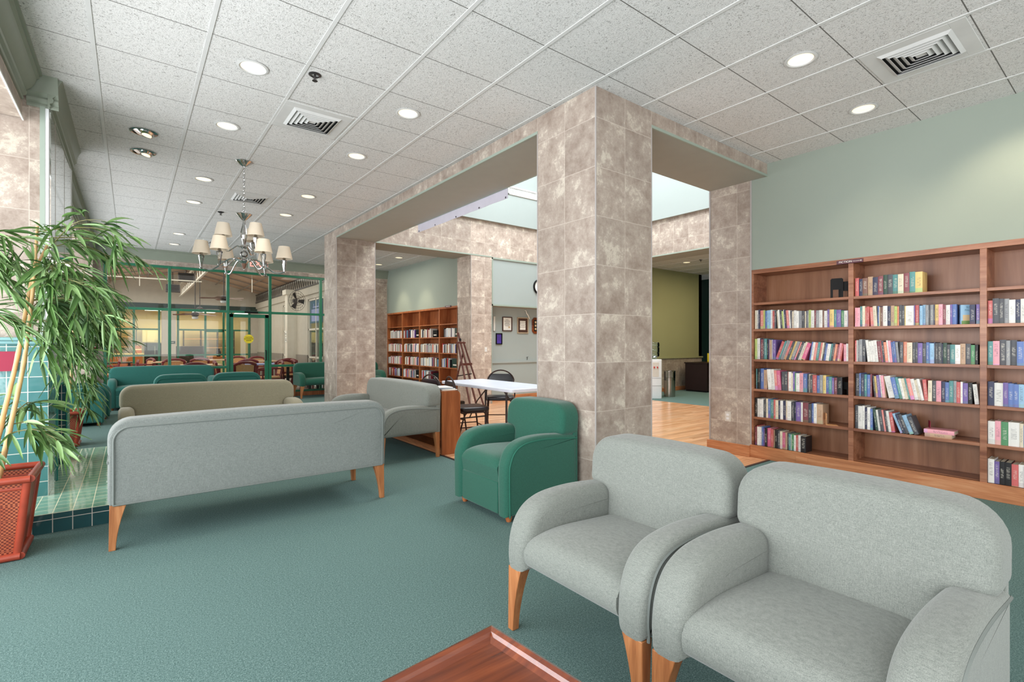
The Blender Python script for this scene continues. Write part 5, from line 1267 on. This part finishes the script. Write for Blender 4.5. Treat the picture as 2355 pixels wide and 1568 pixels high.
o = thing('wall_fan', 'large round caged wall fan at the right end of the patio', 'fan', (3.85, 15.35, 2.55), radians(25))
g = G(); g.X = Matrix.Rotation(pi/2, 4, 'X')
for rr_ in (.29, .22, .14, .07): g.tube([(rr_*cos(2*pi*j/28), rr_*sin(2*pi*j/28), .02+.06*(1-rr_/.29)) for j in range(28)], .005, 4, closed=True)
for k in range(18): a = 2*pi*k/18; g.tube([(.03*cos(a), .03*sin(a), .075), (.16*cos(a), .16*sin(a), .05), (.29*cos(a), .29*sin(a), 0)], .003, 4)
g.make('cage', 'dark_metal', o)
for k in range(3):
    g = G(); g.X = Matrix.Rotation(pi/2, 4, 'X') @ Matrix.Rotation(2*pi*k/3, 4, 'Z'); g.loft([[(.04, -.03, .0), (.04, .03, .02), (.04, .03, .025), (.04, -.03, .005)], [(.25, -.08, .0), (.25, .06, .03), (.25, .06, .035), (.25, -.08, .005)]]); g.make('blade', 'fan_dark', o, smooth=30)
G().lathe([(.07, -.05), (.07, .05)], (0, .08, 0), 16).bar((0, .08, 0), (.15, .3, .02), .03).make('motor', 'fan_dark', o)

# dining furniture on the patio
def dining_chair(label, loc, rz, fm='dining_red'):
    o = thing('dining_chair', label, 'chair', loc, rz, 'patio dining chairs')
    G().slab(rrect(.23, .22, .04), .42, .46, .005, .015, lambda u, v, d: (u, v, d), 0, .005).make('seat', 'cane', o)
    P = [(-.19, .5), (.19, .5), (.2, .78), (-.2, .78)]
    G().bar((-.2, .215, .5), (-.22, .262, .8), .03).bar((.2, .215, .5), (.22, .262, .8), .03).bar((-.2, .215, .5), (.2, .215, .5), .035).make('back_frame', fm, o, smooth=0)
    G().slab(P, 0, .015, 0, 0, lambda u, v, d: (u, .2+d+(v-.45)*.18, v)).make('backrest', 'cane', o, smooth=0)
    tp = catmull([(-.25, .265, .77), (-.1, .285, .83), (.1, .285, .83), (.25, .265, .77)], 4); G().tube(tp, .034, 8).make('top_rail', fm, o)
    for sx in (-1, 1):
        G().tube(catmull([(sx*.23, .3, -.0), (sx*.23, .22, .4), (sx*.24, .25, .6), (sx*.245, .268, .79)], 4), .02, 7).make('rear_leg', fm, o)
        G().tube([(sx*.23, -.22, 0), (sx*.235, -.2, .64)], .02, 7).make('front_leg', fm, o)
        G().tube(catmull([(sx*.24, .24, .66), (sx*.27, 0, .67), (sx*.25, -.24, .64)], 4), .02, 7).make('armrest', fm, o)
    G().box(-.23, .23, -.22, .22, .37, .42).make('seat_frame', fm, o, smooth=0, bev=.004); G().tube([(-.23, .05, .2), (.23, .05, .2)], .012).make('stretcher', fm, o)
    return o
c0 = dining_chair('red-framed cane chair just outside the glass door, back to the camera', (2.25, 14.05, 0), pi)
C_ = [((2.69, 16.2), pi, 'red cane chair behind the nearest one outside the glass door'), ((3.0, 19.5), 0, 'far red cane chair at the back of the patio, left of the white column'), ((3.5, 18.9), 0, 'red cane chair beyond the second table, right of the farthest'),
      ((1.05, 18.0), pi, 'red cane chair behind the far table, above the sofa middle'), ((1.7, 18.3), pi, 'red cane chair above the olive sofa, beside the far table'), ((1.2, 14.0), pi, 'dark red chair close to the glass above the green sofa'),
      ((-.52, 18.0), -R90, 'leftmost dining chair in side view by the left pane'), ((-.12, 17.0), -R90, 'second dining chair in side view by the left pane'), ((.25, 18.9), -1.2, 'dining chair in side view left of the grey pier'),
      ((.55, 17.3), -1.9, 'dining chair turned sideways between the pier and tables'), ((3.45, 14.6), 0.2, 'red cane chair right of the glass door frame, facing camera'), ((3.75, 15.6), 0, 'red cane chair beneath the patio column notice'),
      ((2.85, 14.0), -R90, 'dining chair in side view right beside the glass door'), ((2.05, 15.3), R90, 'dining chair in side view left of the glass door'), ((3.98, 15.2), R90, 'dining chair at the far right behind the green sofa'), ((2.65, 17.7), R90, 'dining chair drawn up to the second patio table')]
for (x, y), rz, l in C_: dup(c0, (x, y, 0), rz, l)
def dtable(x, y, label, top='table_wood', leg='dining_red'):
    o = thing('dining_table', label, 'table', (x, y, 0), 0, 'patio dining tables')
    G().slab(rrect(.45, .45, .06), .71, .745, .004, .006, lambda u, v, d: (u, v, d)).make('tabletop', top, o)
    for sx in (-1, 1):
        for sy in (-1, 1): G().box(sx*.37-.03, sx*.37+.03, sy*.37-.03, sy*.37+.03, 0, .71).make('leg', leg, o, smooth=0)
    return o
dtable(.95, 18.9, 'patio table with pale top above the green sofa middle'); dtable(3.45, 18.0, 'pale-topped patio table behind the glass door'); dtable(2.5, 20.3, 'far patio table left of the door sticker')
dtable(3.0, 15.3, 'patio table with a blue cloth right of the glass door', 'poster_pale'); dtable(1.5, 15.6, 'patio table near the glass left of the door'); dtable(3.55, 13.9, 'dark-legged patio table close to the glass behind the right green sofa', 'table_wood', 'dining_black'); dtable(-.4, 19.2, 'dark patio table behind the chairs at the left pane', 'dining_black', 'dining_black')
o = thing('wall_sign', 'small dark plate on the grey pier between storefront panes', 'sign', (1.25, PY1-.16, 1.3)); G().box(-.1, .1, -.01, 0, 0, .1).make('plate', 'frame_dark', o, smooth=0); G().box(-.06, .06, -.012, -.01, .04, .06).make('lettering', 'outlet', o, smooth=0)
